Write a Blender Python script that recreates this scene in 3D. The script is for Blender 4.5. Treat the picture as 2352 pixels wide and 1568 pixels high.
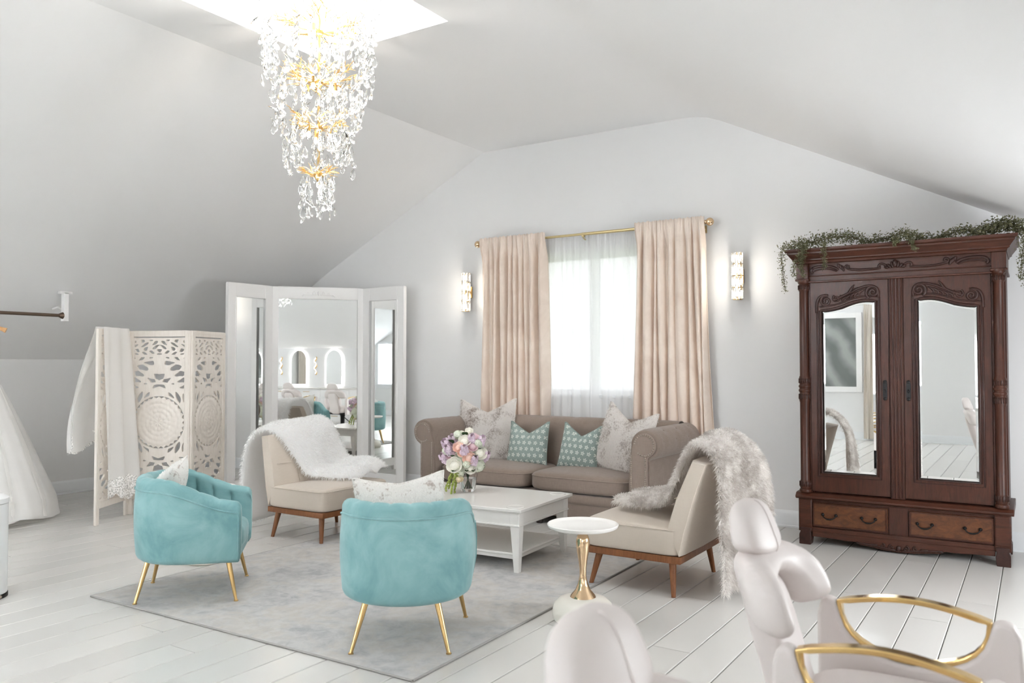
import bpy, bmesh, math, random
import numpy as np
from mathutils import Vector, Matrix
random.seed(7); rng = np.random.default_rng(7)
PI = math.pi
scene = bpy.context.scene
for o in list(bpy.data.objects): bpy.data.objects.remove(o)
COL = scene.collection
R = math.radians

# ------------------------------------------------------------------ camera
cam = bpy.data.cameras.new('camera'); cam_o = bpy.data.objects.new('camera', cam); COL.objects.link(cam_o)
cam.sensor_width = 36.0; cam.lens = 1860.0 / 2352.0 * 36.0
cam_o.location = (0, 0, 1.40); cam_o.rotation_euler = (R(90 + 1.6), 0, R(32.9))
cam.clip_start = 0.05; cam.clip_end = 200
cam.dof.use_dof = True; cam.dof.focus_distance = 5.6; cam.dof.aperture_fstop = 3.2
scene.camera = cam_o

# ------------------------------------------------------------------ world, daylight, exposure
world = bpy.data.worlds.new('overcast_sky'); scene.world = world; world.use_nodes = True
bg = world.node_tree.nodes['Background']; bg.inputs[0].default_value = (0.93, 0.97, 1.0, 1); bg.inputs[1].default_value = 0.62
def area(name, loc, rot, sx, sy, power, col=(1, 1, 1)):
    l = bpy.data.lights.new(name, 'AREA'); l.shape = 'RECTANGLE'; l.size = sx; l.size_y = sy; l.energy = power; l.color = col
    o = bpy.data.objects.new(name, l); COL.objects.link(o); o.location = loc; o.rotation_euler = rot; return o
DAY = (0.94, 0.975, 1.0)
SKY1 = (-4.50, -3.28, 2.75, 4.28)      # skylight above the seating area: x0 x1 y0 y1
ADDED_SKY = (-4.50, -3.28, -1.9, 0.2)       # second skylight, unseen, added over the rear half for more light
for k, s in enumerate((SKY1, ADDED_SKY)):
    area('skylight_daylight', ((s[0]+s[1])/2, (s[2]+s[3])/2, 4.36), (0, 0, 0), s[1]-s[0]-.06, s[3]-s[2]-.06, (14, 9)[k], DAY)  # second lamp shines from the added skylight
ADDED_REARW = [(-7.3, -6.1, 1.0, 2.2, 90), (-5.9, -4.7, 1.0, 2.2, 90), (-.75, .85, .85, 1.95, 30), (-4.4, -2.6, 2.62, 3.42, 430)]   # unseen rear windows added as fill light: x span, z span, power
for x0, x1, z0, z1, pw in ADDED_REARW:
    area('added_rear_fill', ((x0+x1)/2, -2.93, (z0+z1)/2), (R(90), 0, PI), x1-x0-.06, z1-z0-.06, pw, DAY)
ADDED_RIGHTW = [(3.9, 5.5)]  # added low knee-wall windows that brighten the right slope and floor: y spans
for y0, y1 in ADDED_RIGHTW:
    area('added_side_fill', (1.33, (y0+y1)/2, 1.0), (0, R(90), 0), .84, y1-y0-.06, 19, DAY)
area('front_window_daylight', (-3.7, 7.42, 1.8), (R(-90), 0, PI), 1.3, 1.35, 2.2, (.97, .99, 1.0))
vs = scene.view_settings; vs.view_transform = 'Standard'; vs.look = 'None'; vs.gamma = 1; vs.use_curve_mapping = False
vs.exposure = 1.91
scene.cycles.use_denoising = True; scene.cycles.max_bounces = 12; scene.cycles.diffuse_bounces = 8; scene.cycles.glossy_bounces = 6
scene.cycles.transmission_bounces = 10; scene.cycles.transparent_max_bounces = 24; scene.cycles.sample_clamp_indirect = 8.0
scene.cycles.caustics_reflective = False; scene.cycles.caustics_refractive = False

# ------------------------------------------------------------------ helpers: materials
def S(r, g, b):
    f = lambda c: (c/255/12.92) if c/255 <= .04045 else ((c/255+.055)/1.055)**2.4
    return (f(r), f(g), f(b), 1)
class NT:
    def __init__(s, name):
        s.m = bpy.data.materials.new(name); s.m.use_nodes = True; s.t = s.m.node_tree; s.t.nodes.clear()
        s.out = s.n('ShaderNodeOutputMaterial')
    def n(s, typ, **kw):
        x = s.t.nodes.new(typ)
        for k, v in kw.items(): setattr(x, k, v)
        return x
    def l(s, a, b): s.t.links.new(a, b)
    def math(s, op, a, b=None, c=None):
        x = s.n('ShaderNodeMath', operation=op)
        for i, v in enumerate((a, b, c)):
            if v is None: continue
            if isinstance(v, (int, float)): x.inputs[i].default_value = v
            else: s.l(v, x.inputs[i])
        return x.outputs[0]
    def mix(s, fac, a, b):
        x = s.n('ShaderNodeMix', data_type='RGBA')
        for i, v in ((0, fac), (6, a), (7, b)):
            if isinstance(v, (int, float)): x.inputs[i].default_value = v
            elif isinstance(v, tuple): x.inputs[i].default_value = v
            else: s.l(v, x.inputs[i])
        return x.outputs[2]
    def ramp(s, fac, stops):
        x = s.n('ShaderNodeValToRGB'); e = x.color_ramp.elements
        while len(e) < len(stops): e.new(.5)
        for i, (p, c) in enumerate(stops): e[i].position = p; e[i].color = c
        s.l(fac, x.inputs[0]); return x.outputs[0]
    def coord(s, which='Object', scale=(1, 1, 1), rot=(0, 0, 0)):
        t = s.n('ShaderNodeTexCoord'); m = s.n('ShaderNodeMapping'); m.inputs['Scale'].default_value = scale; m.inputs['Rotation'].default_value = rot
        s.l(t.outputs[which], m.inputs[0]); return m.outputs[0]
    def noise(s, vec, scale, detail=3, rough=.5, dist=0):
        x = s.n('ShaderNodeTexNoise'); x.inputs['Scale'].default_value = scale; x.inputs['Detail'].default_value = detail
        x.inputs['Roughness'].default_value = rough; x.inputs['Distortion'].default_value = dist
        if vec is not None: s.l(vec, x.inputs['Vector'])
        return x.outputs[0]
    def bump(s, h, strength=.2, dist=.01):
        x = s.n('ShaderNodeBump'); x.inputs['Strength'].default_value = strength; x.inputs['Distance'].default_value = dist
        s.l(h, x.inputs['Height']); return x.outputs[0]
    def bsdf(s, col, rough=.5, metal=0, normal=None, **kw):
        p = s.n('ShaderNodeBsdfPrincipled')
        for k, v in (('Base Color', col), ('Roughness', rough), ('Metallic', metal)):
            if isinstance(v, (int, float, tuple)): p.inputs[k].default_value = v
            else: s.l(v, p.inputs[k])
        if normal is not None: s.l(normal, p.inputs['Normal'])
        for k, v in kw.items(): p.inputs[k.replace('_', ' ')].default_value = v
        s.l(p.outputs[0], s.out.inputs[0]); return p
def plain(name, col, rough=.5, metal=0, bscale=0, bstr=.1, var=0, vscale=3, **kw):
    t = NT(name); c = col; nrm = None
    if bscale or var: v = t.coord('Object')
    if var:
        n = t.noise(v, vscale, 4, .6)
        a = tuple(max(0, x*(1-var)) for x in col[:3]) + (1,); b = tuple(min(1, x*(1+var)) for x in col[:3]) + (1,)
        c = t.mix(n, a, b)
    if bscale: nrm = t.bump(t.noise(v, bscale, 3, .6), bstr, .004)
    t.bsdf(c, rough, metal, nrm, **kw); return t.m
MT = {}
MT['wall'] = plain('painted_wall', S(233, 233, 233), .55, bscale=60, bstr=.03)
MT['ceil'] = plain('painted_ceiling', S(240, 240, 240), .6, bscale=50, bstr=.03)
MT['trim'] = plain('white_trim_paint', S(232, 234, 236), .35)
MT['white'] = plain('white_satin_paint', S(244, 243, 242), .35, bscale=30, bstr=.03)
MT['tablewhite'] = plain('white_gloss_lacquer', S(226, 224, 220), .22, bscale=20, bstr=.02)
MT['gold'] = plain('brushed_gold', S(204, 172, 118), .28, 1.0)
MT['polgold'] = plain('polished_gold', S(222, 190, 130), .14, 1.0)
MT['palegold'] = plain('champagne_gold', S(214, 196, 150), .3, 1.0)
MT['champ'] = plain('rose_gold', S(224, 194, 158), .14, 1.0)
MT['bronze'] = plain('aged_bronze', S(120, 104, 92), .35, 1.0)
MT['pewter'] = plain('pewter_nail', S(176, 164, 152), .3, 1.0)
MT['black'] = plain('black_metal', S(28, 27, 28), .4, .6)
MT['darkfoot'] = plain('dark_wood_foot', S(40, 30, 27), .5)
MT['chrome'] = plain('chrome', S(220, 220, 222), .12, 1.0)
MT['mirror'] = plain('mirror_glass', (.93, .945, .94, 1), 0.0, 1.0)
MT['cream'] = plain('cream_lacquer', S(236, 231, 221), .35)
MT['petwhite'] = plain('white_tray', S(240, 237, 233), .3)
MT['leatherpink'] = plain('blush_leather', S(222, 214, 211), .45, bscale=160, bstr=.05)
MT['binwhite'] = plain('white_enamel', S(238, 239, 240), .25)
MT['shadow'] = plain('dark_recess', S(60, 58, 56), .9)

def planks_mat():
    t = NT('painted_floorboards'); oi = t.n('ShaderNodeObjectInfo'); v = t.coord('Object', (8, .8, 1))
    n = t.noise(v, 6, 4, .6); c = t.mix(oi.outputs['Random'], S(203, 201, 197), S(213, 211, 207)); c = t.mix(t.math('MULTIPLY', n, .06), c, S(196, 193, 187))
    t.bsdf(c, .27, 0); return t.m
MT['plank'] = planks_mat()
def velvet(name, base, light, dark):
    t = NT(name); v = t.coord('Object'); n = t.noise(v, 3.2, 5, .62, .7); n2 = t.noise(v, 9, 3, .5)
    c = t.mix(t.ramp(n, [(.36, (0, 0, 0, 1)), (.64, (1, 1, 1, 1))]), dark, light); c = t.mix(.35, c, base)
    t.bsdf(c, .75, 0, t.bump(n2, .12, .01), Sheen_Weight=.35, Sheen_Roughness=.4, Sheen_Tint=(.9, .95, .95, 1)); return t.m
MT['teal'] = velvet('teal_velvet', S(120, 163, 164), S(146, 185, 186), S(92, 139, 142))
MT['blush'] = velvet('blush_velvet', S(232, 216, 203), S(240, 226, 214), S(221, 203, 189))
def linen(name, c1, c2, sc=260, rough=.85, sheen=.2):
    t = NT(name); v = t.coord('Object'); a = t.noise(t.coord('Object', (1, .08, .08)), sc, 2); b = t.noise(t.coord('Object', (.08, .08, 1)), sc, 2)
    h = t.math('ADD', a, b); big = t.noise(v, 4, 3)
    c = t.mix(t.math('MULTIPLY', h, .5), c1, c2); c = t.mix(t.math('MULTIPLY', big, .25), c, c1)
    t.bsdf(c, rough, 0, t.bump(h, .15, .002), Sheen_Weight=sheen); return t.m
MT['sofa'] = linen('taupe_linen', S(118, 103, 93), S(156, 140, 129))
MT['beige'] = linen('beige_upholstery', S(192, 180, 167), S(206, 195, 182), 300, .7)
def wood(name, c1, c2, sc=(1, 1, 14), rough=.35, coat=.3):
    t = NT(name); v = t.coord('Object', sc); n = t.noise(v, 5, 5, .65, 1.2); big = t.noise(t.coord('Object'), 2.2, 3)
    c = t.mix(t.ramp(n, [(.3, (0, 0, 0, 1)), (.7, (1, 1, 1, 1))]), c1, c2); c = t.mix(t.math('MULTIPLY', big, .5), c, c1)
    t.bsdf(c, rough, 0, t.bump(n, .03, .002), Coat_Weight=coat, Coat_Roughness=.25, Specular_IOR_Level=.25); return t.m
MT['walnut'] = wood('walnut_legs', S(112, 68, 40), S(146, 96, 60), (14, 14, 2), .4, .15)
MT['mahog'] = wood('mahogany', S(47, 25, 17), S(80, 42, 28), (9, 9, 1.2), .42, .06)
MT['mahogh'] = wood('mahogany_horizontal', S(50, 27, 18), S(85, 45, 30), (1.2, 9, 9), .42, .06)
MT['burl'] = wood('burl_veneer', S(66, 37, 22), S(114, 69, 40), (3, 3, 6), .40, .12)
MT['carve'] = wood('carved_mahogany', S(40, 23, 19), S(66, 38, 31), (4, 4, 4), .42, .12)
MT['hanger'] = wood('hanger_wood', S(200, 150, 100), S(220, 172, 120), (2, 2, 2))
def glass(name, col=(1, 1, 1, 1), ior=1.45, rough=0.0):
    t = NT(name); t.bsdf(col, rough, 0, None, Transmission_Weight=1.0, IOR=ior); return t.m
MT['glass'] = glass('clear_glass'); MT['water'] = glass('vase_water', (.96, .98, .96, 1), 1.33)
MT['crystal'] = glass('cut_crystal', (1, 1, 1, 1), 1.5)
def pane_mat():
    t = NT('window_pane'); a = t.n('ShaderNodeBsdfTransparent'); g = t.n('ShaderNodeBsdfGlossy'); g.inputs['Roughness'].default_value = .02
    m = t.n('ShaderNodeMixShader'); m.inputs[0].default_value = .08; t.l(a.outputs[0], m.inputs[1]); t.l(g.outputs[0], m.inputs[2]); t.l(m.outputs[0], t.out.inputs[0]); return t.m
MT['pane'] = pane_mat()
def gauze(name, col, opac, trans=.5, nscale=0):
    t = NT(name); tr = t.n('ShaderNodeBsdfTransparent'); d = t.n('ShaderNodeBsdfDiffuse'); d.inputs[0].default_value = col
    tl = t.n('ShaderNodeBsdfTranslucent'); tl.inputs[0].default_value = col
    m1 = t.n('ShaderNodeMixShader'); m1.inputs[0].default_value = trans; t.l(d.outputs[0], m1.inputs[1]); t.l(tl.outputs[0], m1.inputs[2])
    m2 = t.n('ShaderNodeMixShader'); m2.inputs[0].default_value = opac
    if nscale:
        n = t.noise(t.coord('Object'), nscale, 3, .6); f = t.ramp(n, [(.42, (opac*.35,)*3+(1,)), (.56, (min(1, opac*1.25),)*3+(1,))]); t.l(f, m2.inputs[0])
    t.l(tr.outputs[0], m2.inputs[1]); t.l(m1.outputs[0], m2.inputs[2]); t.l(m2.outputs[0], t.out.inputs[0]); return t.m
MT['sheer'] = gauze('sheer_voile', (.99, .99, .99, 1), .86, .42)
MT['tulle'] = gauze('bridal_tulle', (1.0, .995, .985, 1), .66, .3)
MT['lace'] = gauze('lace_applique', (1, .995, .985, 1), .98, .25, 70)
MT['gown'] = gauze('gown_tulle', (.985, .975, .955, 1), .985, .2)
def emis(name, col, st):
    t = NT(name); e = t.n('ShaderNodeEmission'); e.inputs[0].default_value = col; e.inputs[1].default_value = st; t.l(e.outputs[0], t.out.inputs[0]); return t.m
MT['bulb'] = emis('warm_bulb', (1, .88, .70, 1), 2.6)
MT['led'] = emis('led_strip', (1, .97, .92, 1), 1.3)

# ------------------------------------------------------------------ helpers: geometry
class B:
    def __init__(s): s.v = []; s.f = []
    def add(s, vs, fs):
        o = len(s.v); s.v += [tuple(p) for p in vs]; s.f += [tuple(i+o for i in f) for f in fs]; return s
    def box(s, x0, x1, y0, y1, z0, z1, M=None):
        vs = [(x, y, z) for z in (z0, z1) for y in (y0, y1) for x in (x0, x1)]
        if M is not None: vs = [M @ Vector(p) for p in vs]
        return s.add(vs, [(0, 2, 3, 1), (4, 5, 7, 6), (0, 1, 5, 4), (2, 6, 7, 3), (0, 4, 6, 2), (1, 3, 7, 5)])
    def frustum(s, c0, s0, c1, s1):
        vs = [(c[0]+a*h[0], c[1]+b*h[1], c[2]) for c, h in ((c0, s0), (c1, s1)) for b in (-1, 1) for a in (-1, 1)]
        return s.add(vs, [(0, 2, 3, 1), (4, 5, 7, 6), (0, 1, 5, 4), (2, 6, 7, 3), (0, 4, 6, 2), (1, 3, 7, 5)])
    def tube(s, path, r, n=8, closed=False, cap=True, flat=1.0, up=None):
        P = [Vector(p) for p in path]; N = len(P); rr = r if isinstance(r, (list, tuple)) else [r]*N
        vs = []; ref = None
        for i, p in enumerate(P):
            if closed: d = P[(i+1) % N]-P[i-1]
            else: d = P[min(i+1, N-1)]-P[max(i-1, 0)]
            if d.length < 1e-9: d = Vector((0, 0, 1))
            d.normalize()
            if up is not None: a = Vector(up)
            elif ref is None: a = Vector((0, 0, 1)) if abs(d.z) < .9 else Vector((1, 0, 0))
            else: a = ref
            u = a-d*a.dot(d)
            if u.length < 1e-6: u = Vector((1, 0, 0))-d*d.x
            u.normalize(); ref = u; w = d.cross(u)
            for k in range(n):
                t = 2*PI*k/n; vs.append(p+(u*math.cos(t)*flat+w*math.sin(t))*rr[i])
        fs = []
        for i in range(N if closed else N-1):
            j = (i+1) % N
            for k in range(n): fs.append((i*n+k, i*n+(k+1) % n, j*n+(k+1) % n, j*n+k))
        if cap and not closed: fs += [tuple(range(n-1, -1, -1)), tuple((N-1)*n+k for k in range(n))]
        return s.add(vs, fs)
    def lathe(s, prof, n=24, c=(0, 0, 0), sx=1, sy=1, M=None, closed=False):
        vs = []
        for r, z in prof:
            for k in range(n):
                t = 2*PI*k/n; p = Vector((r*math.cos(t)*sx, r*math.sin(t)*sy, z)); p = (M @ p) if M is not None else p; vs.append(p+Vector(c))
        m = len(prof); fs = [(i*n+k, i*n+(k+1) % n, (i+1) % m*n+(k+1) % n, (i+1) % m*n+k) for i in range(m if closed else m-1) for k in range(n)]
        if not closed: fs += [tuple(range(n-1, -1, -1)), tuple((m-1)*n+k for k in range(n))]
        return s.add(vs, fs)
    def grid(s, fn, nu, nv, cu=False, cv=False):
        vs = [fn(i/(nu if cu else nu-1), j/(nv if cv else nv-1)) for i in range(nu) for j in range(nv)]
        fs = [(i*nv+j, (i+1) % nu*nv+j, (i+1) % nu*nv+(j+1) % nv, i*nv+(j+1) % nv) for i in range(nu if cu else nu-1) for j in range(nv if cv else nv-1)]
        return s.add(vs, fs)
    def ell(s, c, r, nu=12, nv=8, M=None, p=2.0):
        def se(w): return math.copysign(abs(w)**(2/p), w)
        def fn(u, v):
            a = 2*PI*u; b = -PI/2+PI*v
            q = Vector((r[0]*se(math.cos(b))*se(math.cos(a)), r[1]*se(math.cos(b))*se(math.sin(a)), r[2]*se(math.sin(b))))
            if M is not None: q = M @ q
            return q+Vector(c)
        return s.grid(fn, nu, nv, cu=True)
    def prism(s, poly, fn, d0, d1):
        n = len(poly); vs = [fn(a, b, d0) for a, b in poly]+[fn(a, b, d1) for a, b in poly]
        return s.add(vs, [tuple(range(n)), tuple(range(2*n-1, n-1, -1))]+[(i, n+i, n+(i+1) % n, (i+1) % n) for i in range(n)])
XZ = lambda a, b, d: (a, d, b)
YZ = lambda a, b, d: (d, a, b)
XY = lambda a, b, d: (a, b, d)
XF = {}
def link(o): COL.objects.link(o); return o
def thing(name, label, cat, loc=(0, 0, 0), rz=0, group=None):
    o = link(bpy.data.objects.new(name, None)); o.location = loc; o.rotation_euler = (0, 0, rz); o['label'] = label; o['category'] = cat
    o.empty_display_size = .1
    if group: o['group'] = group
    XF[o] = (Matrix.Translation(loc) @ Matrix.Rotation(rz, 4, 'Z')).inverted(); return o
def obj(name, b, m, parent=None, world=True, bevel=0, sub=0, ang=35, solid=0, fix=True, label=None, seg=2):
    me = bpy.data.meshes.new(name); vs = b.v
    root = parent
    while root is not None and root not in XF and root.parent: root = root.parent
    if parent is not None and world and root in XF: Mi = XF[root]; vs = [Mi @ Vector(p) for p in vs]
    me.from_pydata(vs, [], b.f); me.materials.append(MT[m] if isinstance(m, str) else m)
    if fix:
        bm = bmesh.new(); bm.from_mesh(me); bmesh.ops.remove_doubles(bm, verts=bm.verts, dist=1e-6); bmesh.ops.recalc_face_normals(bm, faces=bm.faces); bm.to_mesh(me); bm.free()
    me.polygons.foreach_set('use_smooth', [True]*len(me.polygons))
    if ang < 180: me.set_sharp_from_angle(angle=R(ang))
    o = link(bpy.data.objects.new(name, me)); o.parent = parent
    if solid: md = o.modifiers.new('thickness', 'SOLIDIFY'); md.thickness = solid; md.offset = 0
    if bevel: md = o.modifiers.new('bevel', 'BEVEL'); md.width = bevel; md.segments = seg; md.limit_method = 'ANGLE'; md.angle_limit = R(32)
    if sub: md = o.modifiers.new('subdivision', 'SUBSURF'); md.levels = sub; md.render_levels = sub
    if label: o['label'] = label
    return o
def tag(o, label, cat, group=None):
    o['label'] = label; o['category'] = cat
    if group: o['group'] = group
    return o
def struct(o): o['kind'] = 'structure'; return o
def child_copy(o, parent, mw=None):
    c = link(o.copy()); c.parent = parent
    if mw is not None: c.matrix_local = mw
    return c
def dup(root, loc, rz, label, group=None):
    r = link(root.copy()); r.location = loc; r.rotation_euler = (0, 0, rz); r['label'] = label
    XF[r] = (Matrix.Translation(loc) @ Matrix.Rotation(rz, 4, 'Z')).inverted()
    if group: r['group'] = group
    for ch in list(root.children):
        c = child_copy(ch, r)
        for g in list(ch.children): child_copy(g, c)
    return r
def lerp(a, b, t): return a+(b-a)*t
def sstep(a, b, x): t = min(1, max(0, (x-a)/(b-a))); return t*t*(3-2*t)
def fur(name, b, m, parent, n, length, width, comb=(0, 0, 0), grav=.3, jit=.35, world=True):
    """pile of short tapered strands rooted on a surface"""
    V = np.array(b.v, float); T = []
    for f in b.f:
        for k in range(1, len(f)-1): T.append((f[0], f[k], f[k+1]))
    T = np.array(T); A, Bv, Cv = V[T[:, 0]], V[T[:, 1]], V[T[:, 2]]
    N = np.cross(Bv-A, Cv-A); ar = np.linalg.norm(N, axis=1); pr = ar/ar.sum(); i = rng.choice(len(T), n, p=pr)
    u = rng.random((n, 1)); v = rng.random((n, 1)); fl = (u+v) > 1; u = np.where(fl, 1-u, u); v = np.where(fl, 1-v, v)
    P = A[i]+(Bv-A)[i]*u+(Cv-A)[i]*v; nn = N[i]/np.maximum(ar[i][:, None], 1e-12)
    d = nn+np.array(comb)+rng.normal(0, jit, (n, 3)); d /= np.linalg.norm(d, axis=1)[:, None]
    L = length*(.6+.7*rng.random((n, 1))); sd = np.cross(d, rng.normal(0, 1, (n, 3))); sd /= np.linalg.norm(sd, axis=1)[:, None]; sd *= width
    g = np.array([0, 0, -1.0]); p1 = P+d*L*.55+g*grav*L*.15; p2 = P+d*L*.95+g*grav*L*.55+np.array(comb)*L*.3
    P = P-nn*.002
    W = np.stack([P-sd, P+sd, p1+sd*.7, p1-sd*.7, p2], 1).reshape(-1, 3)
    if world and parent is not None and parent in XF: Mi = np.array(XF[parent]); W = W@Mi[:3, :3].T+Mi[:3, 3]
    me = bpy.data.meshes.new(name); k = np.arange(n)[:, None]*5
    me.vertices.add(len(W)); me.vertices.foreach_set('co', W.ravel())
    loops = np.concatenate([np.concatenate([k, k+1, k+2, k+3], 1), np.concatenate([k+3, k+2, k+4], 1)], 1).ravel()
    me.loops.add(len(loops)); me.loops.foreach_set('vertex_index', loops.astype(np.int32))
    st = (np.arange(n)[:, None]*7+np.array([0, 4])).ravel(); me.polygons.add(2*n); me.polygons.foreach_set('loop_start', st.astype(np.int32))
    me.update(calc_edges=True); me.validate(); me.materials.append(MT[m] if isinstance(m, str) else m)
    o = link(bpy.data.objects.new(name, me)); o.parent = parent; o['kind'] = 'stuff'; return o
def spiral(cx, cz, r0, turns, a0, direc=1, n=26, shrink=.18):
    out = []
    for i in range(n):
        t = i/(n-1); r = r0*lerp(1, shrink, t); a = a0+direc*turns*2*PI*t; out.append((cx+r*math.cos(a), cz+r*math.sin(a)))
    return out
def bez(p0, p1, p2, p3, n=14):
    return [tuple((1-t)**3*a+3*(1-t)**2*t*b+3*(1-t)*t*t*c+t**3*d for a, b, c, d in zip(p0, p1, p2, p3)) for t in [i/(n-1) for i in range(n)]]

# ================================================================== THE ROOM
XL, XR, YB, YF = -8.82, 1.30, 7.18, -2.90
FLAT = 3.70
PROF = [(-8.82, 1.45), (-8.45, 1.77), (-8.1, 2.06), (-7.85, 2.245), (-7.6, 2.405), (-7.35, 2.54), (-7.1, 2.665), (-6.4, 3.01), (-5.08, 3.665), (-5.0, 3.70), (-4.5, FLAT), (-3.28, FLAT),
        (-2.75, FLAT), (-2.62, 3.69), (-2.5, 3.665), (-2.38, 3.615), (-1.9, 3.375), (-1.0, 2.925), (0.2, 2.325), (1.30, 1.775)]
def zc(x):
    for (a, za), (b, zb) in zip(PROF, PROF[1:]):
        if a <= x <= b: return lerp(za, zb, (x-a)/(b-a))
    return PROF[0][1] if x < PROF[0][0] else PROF[-1][1]
def gable(y0, y1, holes, name):
    xs = sorted({p[0] for p in PROF} | {h[k] for h in holes for k in (0, 1)}); b = B()
    for a, c in zip(xs, xs[1:]):
        segs = [(0, None)]
        for h in holes:
            if h[0] <= a and c <= h[1]: segs = [(0, h[2]), (h[3], None)]
        for z0, z1 in segs:
            za, zb = (zc(a), zc(c)) if z1 is None else (z1, z1)
            b.add([(a, y0, z0), (c, y0, z0), (c, y0, zb), (a, y0, za), (a, y1, z0), (c, y1, z0), (c, y1, zb), (a, y1, za)],
                  [(0, 1, 2, 3), (7, 6, 5, 4), (0, 4, 5, 1), (3, 2, 6, 7)])
    for h in holes:   # reveals at the jambs
        for x in (h[0], h[1]): b.add([(x, y0, h[2]), (x, y1, h[2]), (x, y1, h[3]), (x, y0, h[3])], [(0, 1, 2, 3)])
    return struct(obj(name, b, 'wall', ang=30))
WIN = (-4.40, -3.00, 1.10, 2.50)
gable(YB, YB+.14, [WIN], 'wall_back')
gable(YF-.14, YF, [w[:4] for w in ADDED_REARW], 'wall_rear')
b = B(); b.box(XL-.12, XL, YF, YB, 0, 1.45); struct(obj('wall_left', b, 'wall'))
b = B(); ys = [YF]+[y for w in ADDED_RIGHTW for y in w]+[YB]
b.box(XR, XR+.12, YF, YB, 0, .55); b.box(XR, XR+.12, YF, YB, 1.45, 1.775)
for y0, y1 in zip(ys[::2], ys[1::2]): b.box(XR, XR+.12, y0, y1, .55, 1.45)
struct(obj('wall_right', b, 'wall'))
for k, (y0, y1) in enumerate(ADDED_RIGHTW):  # unseen side window, built around its added fill lamp
    b = B(); x0, x1 = XR-.02, XR; b.box(x0, x1, y0-.07, y0, .48, 1.52); b.box(x0, x1, y1, y1+.07, .48, 1.52); b.box(x0, x1, y0, y1, 1.45, 1.52); b.box(x0-.03, x1, y0-.08, y1+.08, .51, .55); w = struct(obj('window_%d' % (k+8), b, 'trim', bevel=.003))
    b = B(); ym = (y0+y1)/2; b.box(XR+.05, XR+.09, y0, y0+.045, .55, 1.45); b.box(XR+.05, XR+.09, y1-.045, y1, .55, 1.45); b.box(XR+.05, XR+.09, ym-.03, ym+.03, .55, 1.45); b.box(XR+.05, XR+.09, y0, y1, .55, .595); b.box(XR+.05, XR+.09, y0, y1, 1.405, 1.45); obj('sash', b, 'trim', w, bevel=.003)
    b = B(); b.box(XR+.067, XR+.072, y0+.045, y1-.045, .595, 1.405); obj('pane', b, 'pane', w)
b = B(); ysl = [YF, ADDED_SKY[2], ADDED_SKY[3], SKY1[2], SKY1[3], YB]
for (a, za), (c, zb) in zip(PROF, PROF[1:]):
    for y0, y1 in zip(ysl, ysl[1:]):
        if a >= -4.51 and c <= -3.27 and (y0, y1) in ((ADDED_SKY[2], ADDED_SKY[3]), (SKY1[2], SKY1[3])): continue
        b.add([(a, y0, za), (c, y0, zb), (c, y1, zb), (a, y1, za)], [(0, 1, 2, 3)])
struct(obj('ceiling', b, 'ceil', ang=20))
for k, (x0, x1, y0, y1) in enumerate((SKY1, ADDED_SKY)):  # second shaft belongs to the added skylight
    b = B()
    for p, q in (((x0, y0), (x1, y0)), ((x1, y0), (x1, y1)), ((x1, y1), (x0, y1)), ((x0, y1), (x0, y0))):
        b.add([(p[0], p[1], FLAT), (q[0], q[1], FLAT), (q[0], q[1], 4.42), (p[0], p[1], 4.42)], [(0, 1, 2, 3)])
    w = struct(obj('window_%d' % (k+2), b, 'trim', ang=20))
    f = B(); t = .07
    f.box(x0-.05, x1+.05, y0-.05, y0+t, 4.42, 4.50); f.box(x0-.05, x1+.05, y1-t, y1+.05, 4.42, 4.50); f.box(x0-.05, x0+t, y0+t, y1-t, 4.42, 4.50); f.box(x1-t, x1+.05, y0+t, y1-t, 4.42, 4.50)
    obj('frame', f, 'trim', w, bevel=.004)
    f = B(); f.box(x0+t, x1-t, y0+t, y1-t, 4.455, 4.462); obj('pane', f, 'pane', w)
# floor: slab plus individual painted boards
b = B(); b.box(XL-.12, XR+.12, YF-.14, YB+.14, -.12, -.016); floor = struct(obj('floor', b, plain('floor_gap', S(104, 101, 97), .8)))
PW = .2025; plank_meshes = {}
def plank_mesh(L):
    if L in plank_meshes: return plank_meshes[L]
    b = B(); w = PW/2-.0022; c = .0035
    b.prism([(-w, -.018), (w, -.018), (w, -c), (w-c, 0), (-w+c, 0), (-w, -c)], XZ, .002, L-.002)
    me = bpy.data.meshes.new('plank'); me.from_pydata(b.v, [], b.f); bm = bmesh.new(); bm.from_mesh(me); bmesh.ops.recalc_face_normals(bm, faces=bm.faces); bm.to_mesh(me); bm.free()
    me.materials.append(MT['plank']); plank_meshes[L] = me; return me
k = 0; x = -0.212+PW*7.5
prnd = random.Random(3)
while x > XL-PW/2:
    y = YF; first = True
    while y < YB-.05:
        L = round(prnd.choice([1.6, 2.0, 2.4, 2.8, 3.2]) if not first else prnd.uniform(.8, 3.0), 1); first = False
        if y+L > YB-.7: L = round(YB+.04-y, 1)
        o = link(bpy.data.objects.new('plank', plank_mesh(L))); o.location = (x, y, 0); o.parent = floor; y += L
    x -= PW
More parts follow.
